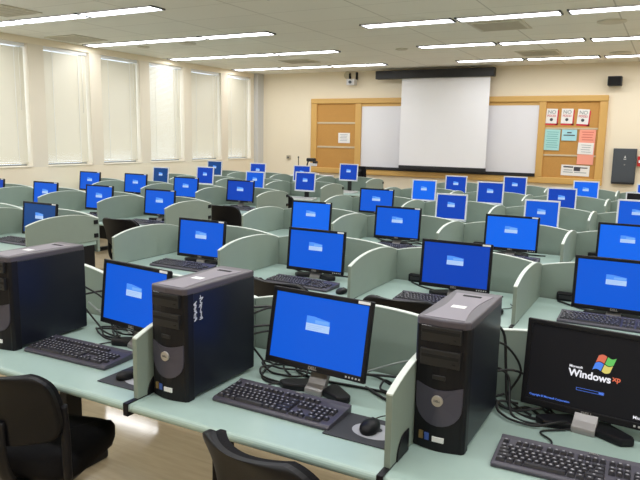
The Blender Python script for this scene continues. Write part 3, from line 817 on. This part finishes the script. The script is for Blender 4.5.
# ------------------------------------------------------------------ furnish the rows
ROWN = {1: 'tower row', 2: 'second desk row', 3: 'third desk row', 4: 'fourth desk row', 5: 'fifth desk row', 6: 'sixth desk row'}
CNT = {1: 'first', 2: 'second', 3: 'third', 4: 'fourth'}
def seat(i):
    return ('%s seat from aisle, window side' % CNT[-i]) if i < 0 else ('%s seat from aisle, poster-board side' % CNT[i])
def seat1(i): return {1: 'station on the window side of all the towers', 2: 'window-most station', 3: 'middle station', 4: 'start-up logo station'}[i]
def where(r, i): return '%s, %s' % (ROWN[r], seat1(i) if r == 1 else seat(i))
SLOTS = {1: [1, 2, 3, 4], 2: [-2, -1, 1, 2, 3, 4], 3: [-4, -3, -2, -1, 1, 2, 3, 4], 4: [-4, -3, -2, -1, 1, 2, 3, 4], 5: [-4, -3, -2, -1, 1, 2, 3, 4], 6: [-4, -3, -2, -1, 1, 2, 3, 4]}
SKIP = {('div', 1, 1), ('div', 1, 2)}
def lx(i): return X0 + PITCH * i
P_desk, P_desk2, P_desk1 = make_desk(False), make_desk(True), make_desk(False, 0.025)
P_div, P_div1, P_divc = make_divider(False, False), make_divider(True, False), make_divider(False, True)
LIFT = {1: 0.025}
for r, slots in SLOTS.items():
    y = ROWY[r]; up = LIFT.get(r, 0.0)
    for i in slots:
        xc = lx(i + 0.5)
        if ('desk', r, i) not in SKIP:
            place(P_desk1 if r == 1 else P_desk2 if i == -1 else P_desk, USED, (xc, y, 0), 0, 'sage green desk, ' + where(r, i), 'sage computer desks')
    lines = sorted(set([i for i in slots] + [i + 1 for i in slots]))
    for i in lines:
        if ('div', r, i) in SKIP or (i == -4): continue
        x = lx(i) + {(1, 2): -0.06, (1, 3): -0.024, (1, 4): 0.004}.get((r, i), 0)
        if i == 0: lab = 'arched sage divider ending the window block at the aisle, %s' % ROWN[r]
        elif i == 1: lab = 'arched sage divider starting the poster-board block at the aisle, %s' % ROWN[r]
        elif r == 1: lab = 'sage divider beside the %s, tower row' % {1: 'x', 2: 'window-most tower', 3: 'middle tower', 4: 'tower nearest the start-up logo', 5: 'outer end past the start-up logo'}[i]
        elif i < 0: lab = 'arched sage divider, %s, window block, %s divider in from the aisle' % (ROWN[r], CNT[-i])
        else: lab = 'arched sage divider, %s, poster-board block, %s divider in from the aisle' % (ROWN[r], CNT[i - 1])
        place(P_div1 if r == 1 else P_divc if i == 0 else P_div, USED, (x, y, DZ), 0, lab, 'arched dividers between desk seats')[0].scale = (1, 1, 1.0 + up / 0.22)

# monitors: row, seat, x centre, top height, kind (w wide black / s small silver), screen mode, yaw, y shift
PW = [make_wide(k) for k in range(4)]
PS = [make_small(k) for k in range(4)]
MON = [(1, 2, -1.957, 1.108, 'w', 0, -0.11, -0.012), (1, 3, -1.058, 1.108, 'w', 0, -0.068, -0.045),
       (2, -1, -4.645, 1.067, 'w', 3, 0.0, 0), (2, 1, -2.925, 1.055, 'w', 0, 0, 0), (2, 2, -1.985, 1.062, 'w', 0, 0, 0), (2, 3, -1.058, 1.069, 'w', 2, 0, 0), (2, 4, -0.20, 1.058, 'w', 0, 0, 0),
       (3, -4, -7.47, 1.07, 'w', 2, 0, 0), (3, -3, -6.505, 1.07, 'w', 0, 0, 0), (3, -2, -5.615, 1.075, 'w', 0, 0, 0), (3, -1, -4.726, 1.075, 'w', 0, 0, 0),
       (3, 1, -2.891, 1.065, 'w', 1, 0, 0), (3, 2, -2.037, 1.072, 'w', 0, 0, 0), (3, 3, -1.073, 1.067, 'w', 1, 0, 0), (3, 4, -0.235, 1.066, 'w', 1, 0, 0),
       (4, -4, -7.509, 1.088, 'w', 0, 0, 0), (4, -3, -6.606, 1.096, 'w', 0, 0, 0), (4, -2, -5.702, 1.088, 'w', 0, 0, 0), (4, -1, -4.812, 1.09, 'w', 2, 0, 0),
       (4, 1, -2.924, 1.082, 'w', 0, 0, 0), (4, 2, -2.049, 1.076, 's', 2, 0, 0), (4, 3, -1.115, 1.066, 's', 0, 0, 0), (4, 4, -0.255, 1.12, 's', 0, 0, 0),
       (5, -4, -7.584, 1.10, 's', 3, 0, 0), (5, -3, -6.641, 1.142, 's', 2, 0, 0), (5, -2, -5.669, 1.104, 's', 0, 0, 0), (5, -1, -4.77, 1.133, 's', 2, 0, 0),
       (5, 1, -2.92, 1.106, 's', 1, 0, 0), (5, 2, -2.028, 1.122, 's', 2, 0, 0), (5, 3, -1.155, 1.089, 's', 2, 0, 0),
       (6, -4, -7.62, 1.169, 's', 3, 0, 0), (6, -3, -6.639, 1.158, 's', 2, 0, 0), (6, -2, -5.711, 1.15, 's', 2, 0, 0), (6, -1, -4.797, 1.21, 's', 2, 0, 0),
       (6, 1, -2.936, 1.092, 's', 2, 0, 0), (6, 2, -2.037, 1.12, 's', 2, 0, 0), (6, 3, -1.049, 1.10, 's', 1, 0, 0), (6, 4, -0.23, 1.095, 's', 0, 0, 0)]
for (r, i, x, top, kind, mode, yaw, dy) in MON:
    if ('mon', r, i) in SKIP: continue
    pr = (PW if kind == 'w' else PS)[mode]
    nominal = DZ + (0.335 if kind == 'w' else 0.355)
    lab = ('black monitor, blue screen, ' if kind == 'w' else 'silver-edged monitor, blue screen, ') + where(r, i)
    o, new = place(pr, USED, (x, ROWY[r] + 0.40 + dy, DZ), yaw, lab, 'blue-screen computer monitors')
    for b in new['bezel']:
        b.location.z = (0.055 if kind == 'w' else 0.065) + top - nominal
        b.rotation_euler.x = TILT
        if (r, i) in ((1, 2), (1, 3)): b.rotation_euler.x = -0.115 if i == 2 else -0.20

# start-up logo monitor
xp = thing('computer_monitor', 'black monitor with a black screen showing a four-colour flag start-up logo', 'monitor', (-0.168, ROWY[1] + 0.565, DZ), -0.10)
bz, sm = head(xp, 0.424, 0.290, 0.040, 0.0165, M_black, M_black, 0, True, 0.055, 0.006, None, False)
v_stand(xp, M_silver, -0.018)
sw, sh = 0.392, 0.251
s2 = MB(); s2.poly([(-sw / 2, 0, 0), (sw / 2, 0, 0), (sw / 2, 0, sh), (-sw / 2, 0, sh)], E_blk)
old = sm; sm = s2.build('screen', bz, old.location); bpy.data.objects.remove(old)
def flag(x0, z0, w, h, m, ph):
    f = MB(); n = 8; sk = 0.30
    top, bot = [], []
    for k in range(n + 1):
        u = k / n; xx = x0 + w * u; wv = 0.005 * math.sin((u * 0.5 + ph) * 2 * PI)
        bot.append((xx + 0 * sk, -0.0008, z0 + wv)); top.append((xx + sk * h, -0.0008, z0 + h + wv))
    for k in range(n): f.poly([bot[k], bot[k + 1], top[k + 1], top[k]], m)
    return f
fl = MB()
LX, LZ = 0.002, 0.136
for (dx, dz, m, ph) in ((0.008, 0.0255, E_fr, 0.0), (0.0355, 0.0255, E_fg, 0.5), (0.0, 0.0, E_fb, 0.0), (0.0275, 0.0, E_fy, 0.5)):
    flag(LX + dx, LZ + dz, 0.025, 0.023, m, ph).build('logo_pane', sm)
RT = (PI / 2, 0, 0)
text('lettering', 'Microsoft', 0.0105, E_wht, (-0.068, -0.0008, 0.1345), RT, sm, 0.0003, 'LEFT', 0.0001)
text('lettering', 'Windows', 0.0325, E_wht, (-0.068, -0.0008, 0.113), RT, sm, 0.0010, 'LEFT', 0.0001)
text('lettering', 'xp', 0.0235, E_xp, (0.064, -0.0008, 0.1195), RT, sm, 0.0006, 'LEFT', 0.0001)
pb = MB(); bx0, bx1, bz0, bz1 = -0.040, 0.044, 0.060, 0.069
for (a, b, c, d) in ((bx0, bx1, bz0, bz0 + 0.0012), (bx0, bx1, bz1 - 0.0012, bz1), (bx0, bx0 + 0.0012, bz0, bz1), (bx1 - 0.0012, bx1, bz0, bz1), (bx1 - 0.016, bx1 - 0.002, bz0 + 0.002, bz1 - 0.002)):
    pb.poly([(a, -0.0008, c), (b, -0.0008, c), (b, -0.0008, d), (a, -0.0008, d)], E_bar)
pb.build('progress_bar', sm)
text('lettering', 'Copyright \u00a9 Microsoft Corporation', 0.0088, E_bar, (-0.185, -0.0008, 0.014), RT, sm, 0.0002, 'LEFT', 0.0001)
text('lettering', 'Microsoft', 0.0135, E_wht, (0.185, -0.0008, 0.014), RT, sm, 0.0003, 'RIGHT', 0.0001)
remember(xp)
# half-hidden silver monitor with a dark screen, fifth row
dk = thing('computer_monitor', 'silver-edged monitor with dark screen, ' + where(5, 4), 'monitor', (-0.275, ROWY[5] + 0.40, DZ))
b5, s5 = head(dk, 0.345, 0.290, 0.050, 0.014, M_bezels, M_dark, 0, False, 0.06, 0.006, None, False)
s2 = MB(); s2.poly([(-0.159, 0, 0), (0.159, 0, 0), (0.159, 0, 0.257), (-0.159, 0, 0.257)], E_blk); ol = s5; s2.build('screen', b5, ol.location); bpy.data.objects.remove(ol)
MB().box(-0.035, 0.035, 0.05, 0.075, 0.015, 0.22, M_dark, 0.006).build('stand_neck', dk)
MB().cyl((0, 0.03, 0.008), 0.11, 0.016, M_dark, seg=28, r2=0.10).build('stand_base', dk)

# keyboards
P_kb = make_keyboard(M_kbody, M_key)
P_kbw = make_keyboard(mat('pale_keyboard_body', rgb(206, 206, 204), 0.45), mat('pale_keys', rgb(190, 190, 192), 0.45))
KB = [(1, 2, -2.10, 1.79, 0.02), (1, 3, -1.103, 1.778, -0.015), (1, 4, -0.150, 1.825, 0.03),
      (2, -1, -4.70, 3.46, 0), (2, 1, -2.93, 3.42, 0), (2, 2, -1.965, 3.40, -0.05), (2, 3, -1.10, 3.42, 0), (2, 4, -0.22, 3.48, 0),
      (3, -1, -4.68, 4.93, 0), (3, 2, -1.93, 4.98, 0), (3, 3, -1.05, 4.98, 0), (3, -2, -5.60, 4.95, 0), (4, -1, -4.74, 6.55, 0.06), (4, -2, -5.66, 6.5, 0)]
for r, i, x, y, a in KB:
    if ('kb', r, i) in SKIP: continue
    place(P_kb, USED, (x, y, DZ + 0.001), a, 'black keyboard, ' + where(r, i), 'black keyboards')
for r, i, x, y, a in [(5, -1, -4.74, 8.16, 0.1), (6, -1, -4.78, 9.66, -0.1)]:
    place(P_kbw, USED, (x, y, DZ + 0.001), a, 'pale keyboard below silver-edged monitor, ' + where(r, i), 'pale keyboards')
# mouse pads and mice
def pad(x, y, rz, label):
    t = thing('mouse_pad', label, 'mouse pad', (x, y, DZ + 0.001), rz)
    MB().box(-0.11, 0.11, -0.09, 0.09, 0, 0.003, M_pad, 0.001).build('mat', t)
    p = MB(); n = 28
    p.poly([(0.03 + 0.075 * math.cos(2 * PI * q / n), 0.0 + 0.055 * math.sin(2 * PI * q / n), 0.0036) for q in range(n)], M_padart)
    p.poly([(0.015 + 0.035 * math.cos(2 * PI * q / n), 0.012 + 0.02 * math.sin(2 * PI * q / n), 0.0041) for q in range(n)], M_pad)
    p.build('printed_oval', t)
pad(-0.775, 1.765, 0.0, 'dark mouse pad with pale oval print beside the middle keyboard')
pad(-1.700, 1.715, 0.0, 'dark mouse pad beside the keyboard of the window-most station')
P_ms = make_mouse()
for r, i, x, y, z, a in [(1, 3, -0.765, 1.775, 0.005, 0.15), (1, 2, -1.735, 1.715, 0.005, -0.2), (2, 2, -1.66, 3.36, 0.001, 0.1), (2, 3, -0.75, 3.40, 0.001, 0.0), (2, 1, -2.62, 3.42, 0.001, 0.0), (3, 2, -1.66, 4.97, 0.001, 0), (4, -1, -4.45, 6.5, 0.001, 0)]:
    if ('ms', r, i) in SKIP: continue
    place(P_ms, USED, (x, y, DZ + z), a, 'black mouse, ' + where(r, i), 'black mice')
# outlet boxes at the foot of the back panels
def make_box():
    t = thing('power_outlet_box', 'x', 'outlet box', (0, 0, 0))
    MB().box(-0.055, 0.055, -0.04, 0.0, 0.0, 0.050, M_black, 0.008).build('housing', t)
    MB().box(-0.04, 0.04, -0.043, -0.039, 0.014, 0.034, mat('socket_grey', rgb(40, 40, 44), 0.5)).build('socket_plate', t)
    MB().tube([(0.06, -0.03, 0.012), (0.12, -0.06, 0.006), (0.22, -0.09, 0.005), (0.33, -0.07, 0.005), (0.42, -0.12, 0.005)], 0.0045, M_cable).build('cord', t)
    return remember(t)
P_ob = make_box()
for r, i in [(1, 2), (1, 3), (2, 1), (2, 2), (2, 3), (2, 4), (3, 2), (3, 3), (3, 4), (2, -1)]:
    if ('ob', r, i) in SKIP: continue
    place(P_ob, USED, (lx(i) + (0.16 if r > 1 else 0.27), ROWY[r] + DEPTH - 0.001, DZ), 0, 'black outlet box at foot of panel, ' + where(r, i), 'outlet boxes on the desks')
# towers
P_tw = make_tower()
TWS = [(2, -2.442, 1.680, 0.0, 'black tower computer with steel side bare of marks, window-most in the tower row'),
       (3, -1.474, 1.638, -0.03, 'black tower computer with smeared white marks on its side, middle of the tower row'),
       (4, -0.540, 1.752, 0.0, 'black tower computer beside the monitor with the start-up logo')]
for i, x, y, a, lab in TWS:
    o, new = place(P_tw, USED, (x, y, DZ), a, lab, 'black tower computers')
    if i == 3:
        mk = MB(); rr = random.Random(5)
        # two upright columns of smeared marker strokes on the case side
        for yy, za, zb in ((0.052, 0.285, 0.345), (0.082, 0.283, 0.362)):
            for q in range(16):
                z = za + (zb - za) * q / 15; hl = rr.uniform(0.004, 0.010); th = rr.uniform(0.0012, 0.0024)
                rot = Matrix.Translation((TW / 2 - 0.0006, yy + rr.uniform(-0.003, 0.003), z)) @ Matrix.Rotation(rr.choice([0.1, -0.2, 1.3, 1.6, 0.5]), 4, 'X')
                mk.box(-0.0003 - 0.00001 * q, 0.0003 + 0.00001 * q, -hl, hl, -th, th, M_chalk, rot=rot)
        mk.build('white_marks', o)

# cables on the tower row
def cable(pts, r=0.0042, m=None, label='', grp=None):
    o = MB().tube([(x, y, z) for x, y, z in pts], r, m or M_cable, 7, 6).build('cable')
    tag(o, label, 'cable', grp); return o
zc = DZ + 0.006
LA = 'black cable in the tangle behind the window-most tower and its monitor'
LB = 'black cable in the tangle between the middle tower and its monitor'
LC = 'black cable in the tangle between the middle monitor and the sage divider'
LD = 'black cable in the tangle between logo-side tower and start-up logo monitor'
def G(l): return l.replace('black cable', 'black cables')
cable([(-2.40, 2.09, DZ + 0.20), (-2.33, 2.16, DZ + 0.12), (-2.28, 2.15, zc), (-2.20, 2.08, zc), (-2.10, 2.02, zc), (-1.98, 2.03, zc)], 0.0045, None, LA, G(LA))
cable([(-2.42, 2.09, DZ + 0.15), (-2.32, 2.20, DZ + 0.16), (-2.25, 2.20, DZ + 0.06), (-2.18, 2.14, zc), (-2.02, 2.13, zc), (-1.90, 2.08, zc)], 0.005, None, LA, G(LA))
cable([(-2.40, 2.09, DZ + 0.10), (-2.30, 2.10, zc), (-2.18, 2.02, zc), (-2.02, 2.05, zc), (-1.88, 1.98, zc), (-1.80, 2.02, zc), (-1.85, 2.10, zc)], 0.0045, None, LA, G(LA))
cable([(-2.26, 2.235, DZ + 0.27), (-2.24, 2.22, DZ + 0.15), (-2.22, 2.20, DZ + 0.05), (-2.24, 2.12, zc), (-2.16, 2.09, zc)], 0.0045, None, LA, G(LA))
cable([(-2.33, 2.10, DZ + 0.09), (-2.25, 2.14, DZ + 0.085), (-2.12, 2.16, DZ + 0.08)], 0.0035, M_cablew, 'pale grey cable stretched behind the window-most monitor', None)
cable([(-2.11, 1.86, zc), (-2.12, 1.93, zc), (-2.06, 2.02, zc), (-1.98, 2.10, zc)], 0.0032, None, 'thin black keyboard cord running back from the window-most keyboard', None)
cable([(-1.42, 2.07, DZ + 0.24), (-1.35, 2.17, DZ + 0.22), (-1.29, 2.20, DZ + 0.12), (-1.27, 2.16, zc), (-1.20, 2.08, zc), (-1.10, 2.05, zc)], 0.005, None, LB, G(LB))
cable([(-1.42, 2.07, DZ + 0.16), (-1.35, 2.14, DZ + 0.15), (-1.30, 2.15, DZ + 0.05), (-1.33, 2.02, zc), (-1.25, 1.94, zc), (-1.10, 1.99, zc), (-1.00, 2.02, zc)], 0.0048, None, LB, G(LB))
cable([(-1.42, 2.07, DZ + 0.08), (-1.36, 2.08, zc), (-1.30, 1.97, zc), (-1.17, 1.96, zc), (-1.08, 2.02, zc)], 0.0045, None, LB, G(LB))
cable([(-1.28, 2.24, DZ + 0.25), (-1.24, 2.23, DZ + 0.18), (-1.21, 2.22, DZ + 0.12), (-1.20, 2.18, DZ + 0.03), (-1.22, 2.1, zc)], 0.0045, None, LB, G(LB))
cable([(-1.24, 1.885, zc), (-1.23, 1.94, zc), (-1.17, 1.99, zc), (-1.10, 2.06, zc)], 0.0032, None, 'thin black keyboard cord running back from the middle keyboard', None)
cable([(-1.12, 2.05, zc), (-0.85, 2.07, zc), (-0.76, 2.02, zc), (-0.70, 2.08, zc), (-0.74, 2.18, DZ + 0.03)], 0.005, None, LC, G(LC))
cable([(-1.10, 2.08, DZ + 0.03), (-0.84, 2.12, DZ + 0.05), (-0.75, 2.13, DZ + 0.04), (-0.70, 2.03, zc), (-0.78, 2.00, zc), (-0.92, 2.08, zc)], 0.005, None, LC, G(LC))
cable([(-0.98, 2.16, DZ + 0.02), (-0.78, 2.19, DZ + 0.10), (-0.71, 2.17, DZ + 0.06), (-0.69, 2.09, zc)], 0.0045, M_cablew, 'pale grey cable arching out of the tangle by the middle monitor', None)
cable([(-0.53, 2.19, DZ + 0.30), (-0.47, 2.24, DZ + 0.25), (-0.45, 2.23, DZ + 0.12), (-0.42, 2.18, zc), (-0.32, 2.12, zc), (-0.2, 2.17, zc)], 0.005, None, LD, G(LD))
cable([(-0.52, 2.19, DZ + 0.14), (-0.44, 2.22, DZ + 0.10), (-0.40, 2.12, zc), (-0.30, 2.08, zc), (-0.22, 2.12, zc)], 0.0045, None, LD, G(LD))
cable([(-0.52, 2.19, DZ + 0.06), (-0.43, 2.16, zc), (-0.36, 2.20, zc), (-0.28, 2.14, zc), (-0.1, 2.20, zc)], 0.005, None, LD, G(LD))
cable([(-0.24, 1.915, zc), (-0.25, 1.98, zc), (-0.29, 2.03, zc), (-0.22, 2.09, zc), (-0.16, 2.16, zc)], 0.0032, None, 'thin black keyboard cord running back below the start-up logo monitor', None)
cable([(0.02, 2.18, zc), (0.06, 2.10, zc), (0.16, 2.08, zc)], 0.004, None, 'black cable lying behind the outer foot of the start-up logo monitor', None)
for k, (x, y, w_, lab) in enumerate([(-2.20, 2.10, 0.10, LA), (-2.14, 2.06, 0.13, LA), (-1.99, 2.04, 0.12, LA), (-1.26, 2.08, 0.10, LB), (-1.20, 2.02, 0.13, LB), (-0.79, 2.10, 0.08, LC), (-0.75, 2.05, 0.07, LC), (-0.33, 2.12, 0.12, LD), (-0.38, 2.18, 0.09, LD)]):
    q = 0.3 * k
    cable([(x + w_ * math.cos(q + t) * (1 + 0.12 * math.sin(3 * t)), y + 0.55 * w_ * math.sin(q + t), zc + 0.004 * (k % 3) + 0.02 * max(0, math.sin(2 * t + k))) for t in [0.55 * j for j in range(11)]], 0.0042, None, lab, G(lab))
cable([(-2.36, 2.22, DZ + 0.17), (-2.31, 2.24, DZ + 0.19), (-2.27, 2.22, DZ + 0.10), (-2.30, 2.18, DZ + 0.03), (-2.22, 2.12, zc)], 0.0045, None, LA, G(LA))
cable([(-2.38, 2.10, DZ + 0.12), (-2.31, 2.15, DZ + 0.04), (-2.24, 2.17, zc), (-2.10, 2.10, zc)], 0.005, M_cablew, 'pale grey cable drooping from the window-most tower to the desk', None)
cable([(-1.42, 2.06, DZ + 0.21), (-1.36, 2.12, DZ + 0.235), (-1.31, 2.19, DZ + 0.19), (-1.28, 2.23, DZ + 0.17)], 0.0042, None, LB, G(LB))
cable([(-1.42, 2.06, DZ + 0.13), (-1.34, 2.12, DZ + 0.14), (-1.29, 2.18, DZ + 0.07), (-1.30, 2.12, zc), (-1.22, 2.04, zc)], 0.0042, None, LB, G(LB))
cable([(-0.54, 2.17, DZ + 0.22), (-0.46, 2.22, DZ + 0.21), (-0.40, 2.24, DZ + 0.12), (-0.43, 2.20, DZ + 0.03), (-0.34, 2.14, zc)], 0.0042, None, LD, G(LD))
cable([(-0.53, 2.17, DZ + 0.10), (-0.42, 2.20, DZ + 0.13), (-0.34, 2.23, DZ + 0.08), (-0.28, 2.20, zc), (-0.18, 2.14, zc)], 0.0042, None, LD, G(LD))
LE = 'black cable trailing across the desk, '
for r, i, sx in [(2, 4, 0.10), (2, 3, 0.12), (2, 2, 0.14), (3, 3, 0.10), (3, 2, 0.12)]:
    x = lx(i) + sx; y = ROWY[r] + 0.45
    cable([(x + 0.02, y + 0.18, zc), (x + 0.14, y + 0.08, zc), (x + 0.30, y + 0.02, zc), (x + 0.42, y + 0.08, zc), (x + 0.62, y + 0.10, zc)], 0.005, None, LE + where(r, i), 'cables on the rear desks')

# chairs
P_ch = make_chair(M_leather)
CH = [(-2.06, 1.575, 0.30, 'black task chair with its seat showing, at the window-most tower station'),
      (-0.86, 1.585, -0.20, 'black chair tucked at the desk edge before the middle keyboard'),
      (-0.14, 1.22, 0.05, 'black chair back just showing before the start-up logo station'),
      (-1.20, 3.31, 0.10, 'black chair behind the panel of the middle station, second desk row'),
      (-1.90, 3.31, -0.10, 'black chair showing between middle tower and middle monitor, second desk row'),
      (-4.66, 4.76, 0.10, 'black chair tucked at the window block seat beside the aisle, third desk row'),
      (-4.60, 6.32, 0.10, 'black chair tucked at the window block seat beside the aisle, fourth desk row'),
      (-4.80, 7.93, 0.0, 'black chair tucked at the window block seat beside the aisle, fifth desk row'),
      (-7.35, 4.72, 0.0, 'black chair by the window wall at the third desk row')]
for x, y, a, lab in CH:
    place(P_ch, USED, (x, y, 0), a, lab, 'black task chairs')

# ------------------------------------------------------------------ instructor corner
lt = thing('lectern', 'grey lectern with white top standing behind the sixth desk row', 'lectern', (-6.08, 10.85, 0))
MB().box(-0.32, 0.32, -0.25, 0.25, 0.0, 0.885, M_lectern, 0.01).build('cabinet', lt)
MB().box(-0.35, 0.35, -0.28, 0.28, 0.885, 0.92, M_whitep, 0.008).build('top', lt)
dc = thing('document_camera', 'dark document camera with drooping head on the lectern', 'camera', (-6.08, 10.85, 0.921))
MB().box(-0.10, 0.13, -0.10, 0.10, 0, 0.035, M_whitep, 0.01).build('base', dc)
MB().tube([(-0.08, 0, 0.03), (-0.09, 0, 0.17), (-0.05, 0, 0.30)], 0.014, M_dark).build('arm', dc)
MB().box(-0.085, 0.085, -0.05, 0.05, 0.255, 0.325, M_dark, 0.02, 3).box(0.05, 0.13, -0.04, 0.04, 0.225, 0.27, M_dark, 0.012, 2).build('head', dc)
MB().box(-0.02, 0.12, -0.03, 0.03, 0.175, 0.235, M_whitep, 0.012, 2).build('lamp_arm', dc)
mc = thing('gooseneck_microphone', 'thin dark gooseneck microphone upright on the lectern', 'microphone', (-6.36, 10.85, 0.921))
MB().cyl((0, 0, 0.006), 0.03, 0.012, M_dark, seg=18).build('base', mc)
MB().tube([(0, 0, 0.01), (0.0, 0, 0.20), (-0.003, 0, 0.32)], 0.008, M_dark).build('stem', mc)
MB().ball((-0.003, 0, 0.33), 0.014, M_dark, (1, 1, 1.6)).build('capsule', mc)
it = thing('instructor_table', 'grey table with a black monitor, past the sixth row by the aisle', 'table', (-5.12, 10.75, 0))
MB().box(-0.42, 0.42, -0.30, 0.30, 0.71, 0.74, M_lectern, 0.006).build('table_top', it)
for sx in (-0.38, 0.38):
    for sy in (-0.26, 0.26): MB().box(sx - 0.02, sx + 0.02, sy - 0.02, sy + 0.02, 0, 0.71, M_blackm).build('leg', it)
im = thing('computer_monitor', 'black monitor seen from its rear on the instructor table', 'monitor', (-5.06, 10.70, 0.74), PI)
head(im, 0.42, 0.24, 0.16, 0.0165, M_black, M_black, 2, False, 0.055, 0.006, True, False)
v_stand(im, M_dark)

# ------------------------------------------------------------------ light from outside, camera, colour management
w = bpy.data.worlds.new('World'); SC.world = w; w.use_nodes = True
bg = w.node_tree.nodes['Background']
bg.inputs['Color'].default_value = (0.78, 0.89, 1.0, 1); bg.inputs['Strength'].default_value = 2.5

cam = bpy.data.cameras.new('Camera'); co = bpy.data.objects.new('Camera', cam); COL.objects.link(co)
yaw, pit, rol = 0.495, 0.159, 0.018
F = Vector((-math.sin(yaw) * math.cos(pit), math.cos(yaw) * math.cos(pit), -math.sin(pit)))
R = F.cross(Vector((0, 0, 1))).normalized(); U = R.cross(F)
R2 = math.cos(rol) * R + math.sin(rol) * U; U2 = -math.sin(rol) * R + math.cos(rol) * U
co.matrix_world = Matrix(((R2.x, U2.x, -F.x, 0), (R2.y, U2.y, -F.y, 0), (R2.z, U2.z, -F.z, EYE), (0, 0, 0, 1)))
cam.sensor_width = 36.0; cam.lens = 645.581 * 36.0 / 640.0; cam.clip_start = 0.05
SC.camera = co
SC.view_settings.view_transform = 'Standard'; SC.view_settings.look = 'None'
SC.view_settings.exposure = 0.0; SC.view_settings.gamma = 1.0; SC.view_settings.use_curve_mapping = False
SC.cycles.use_denoising = True
SC.cycles.max_bounces = 8; SC.cycles.diffuse_bounces = 5
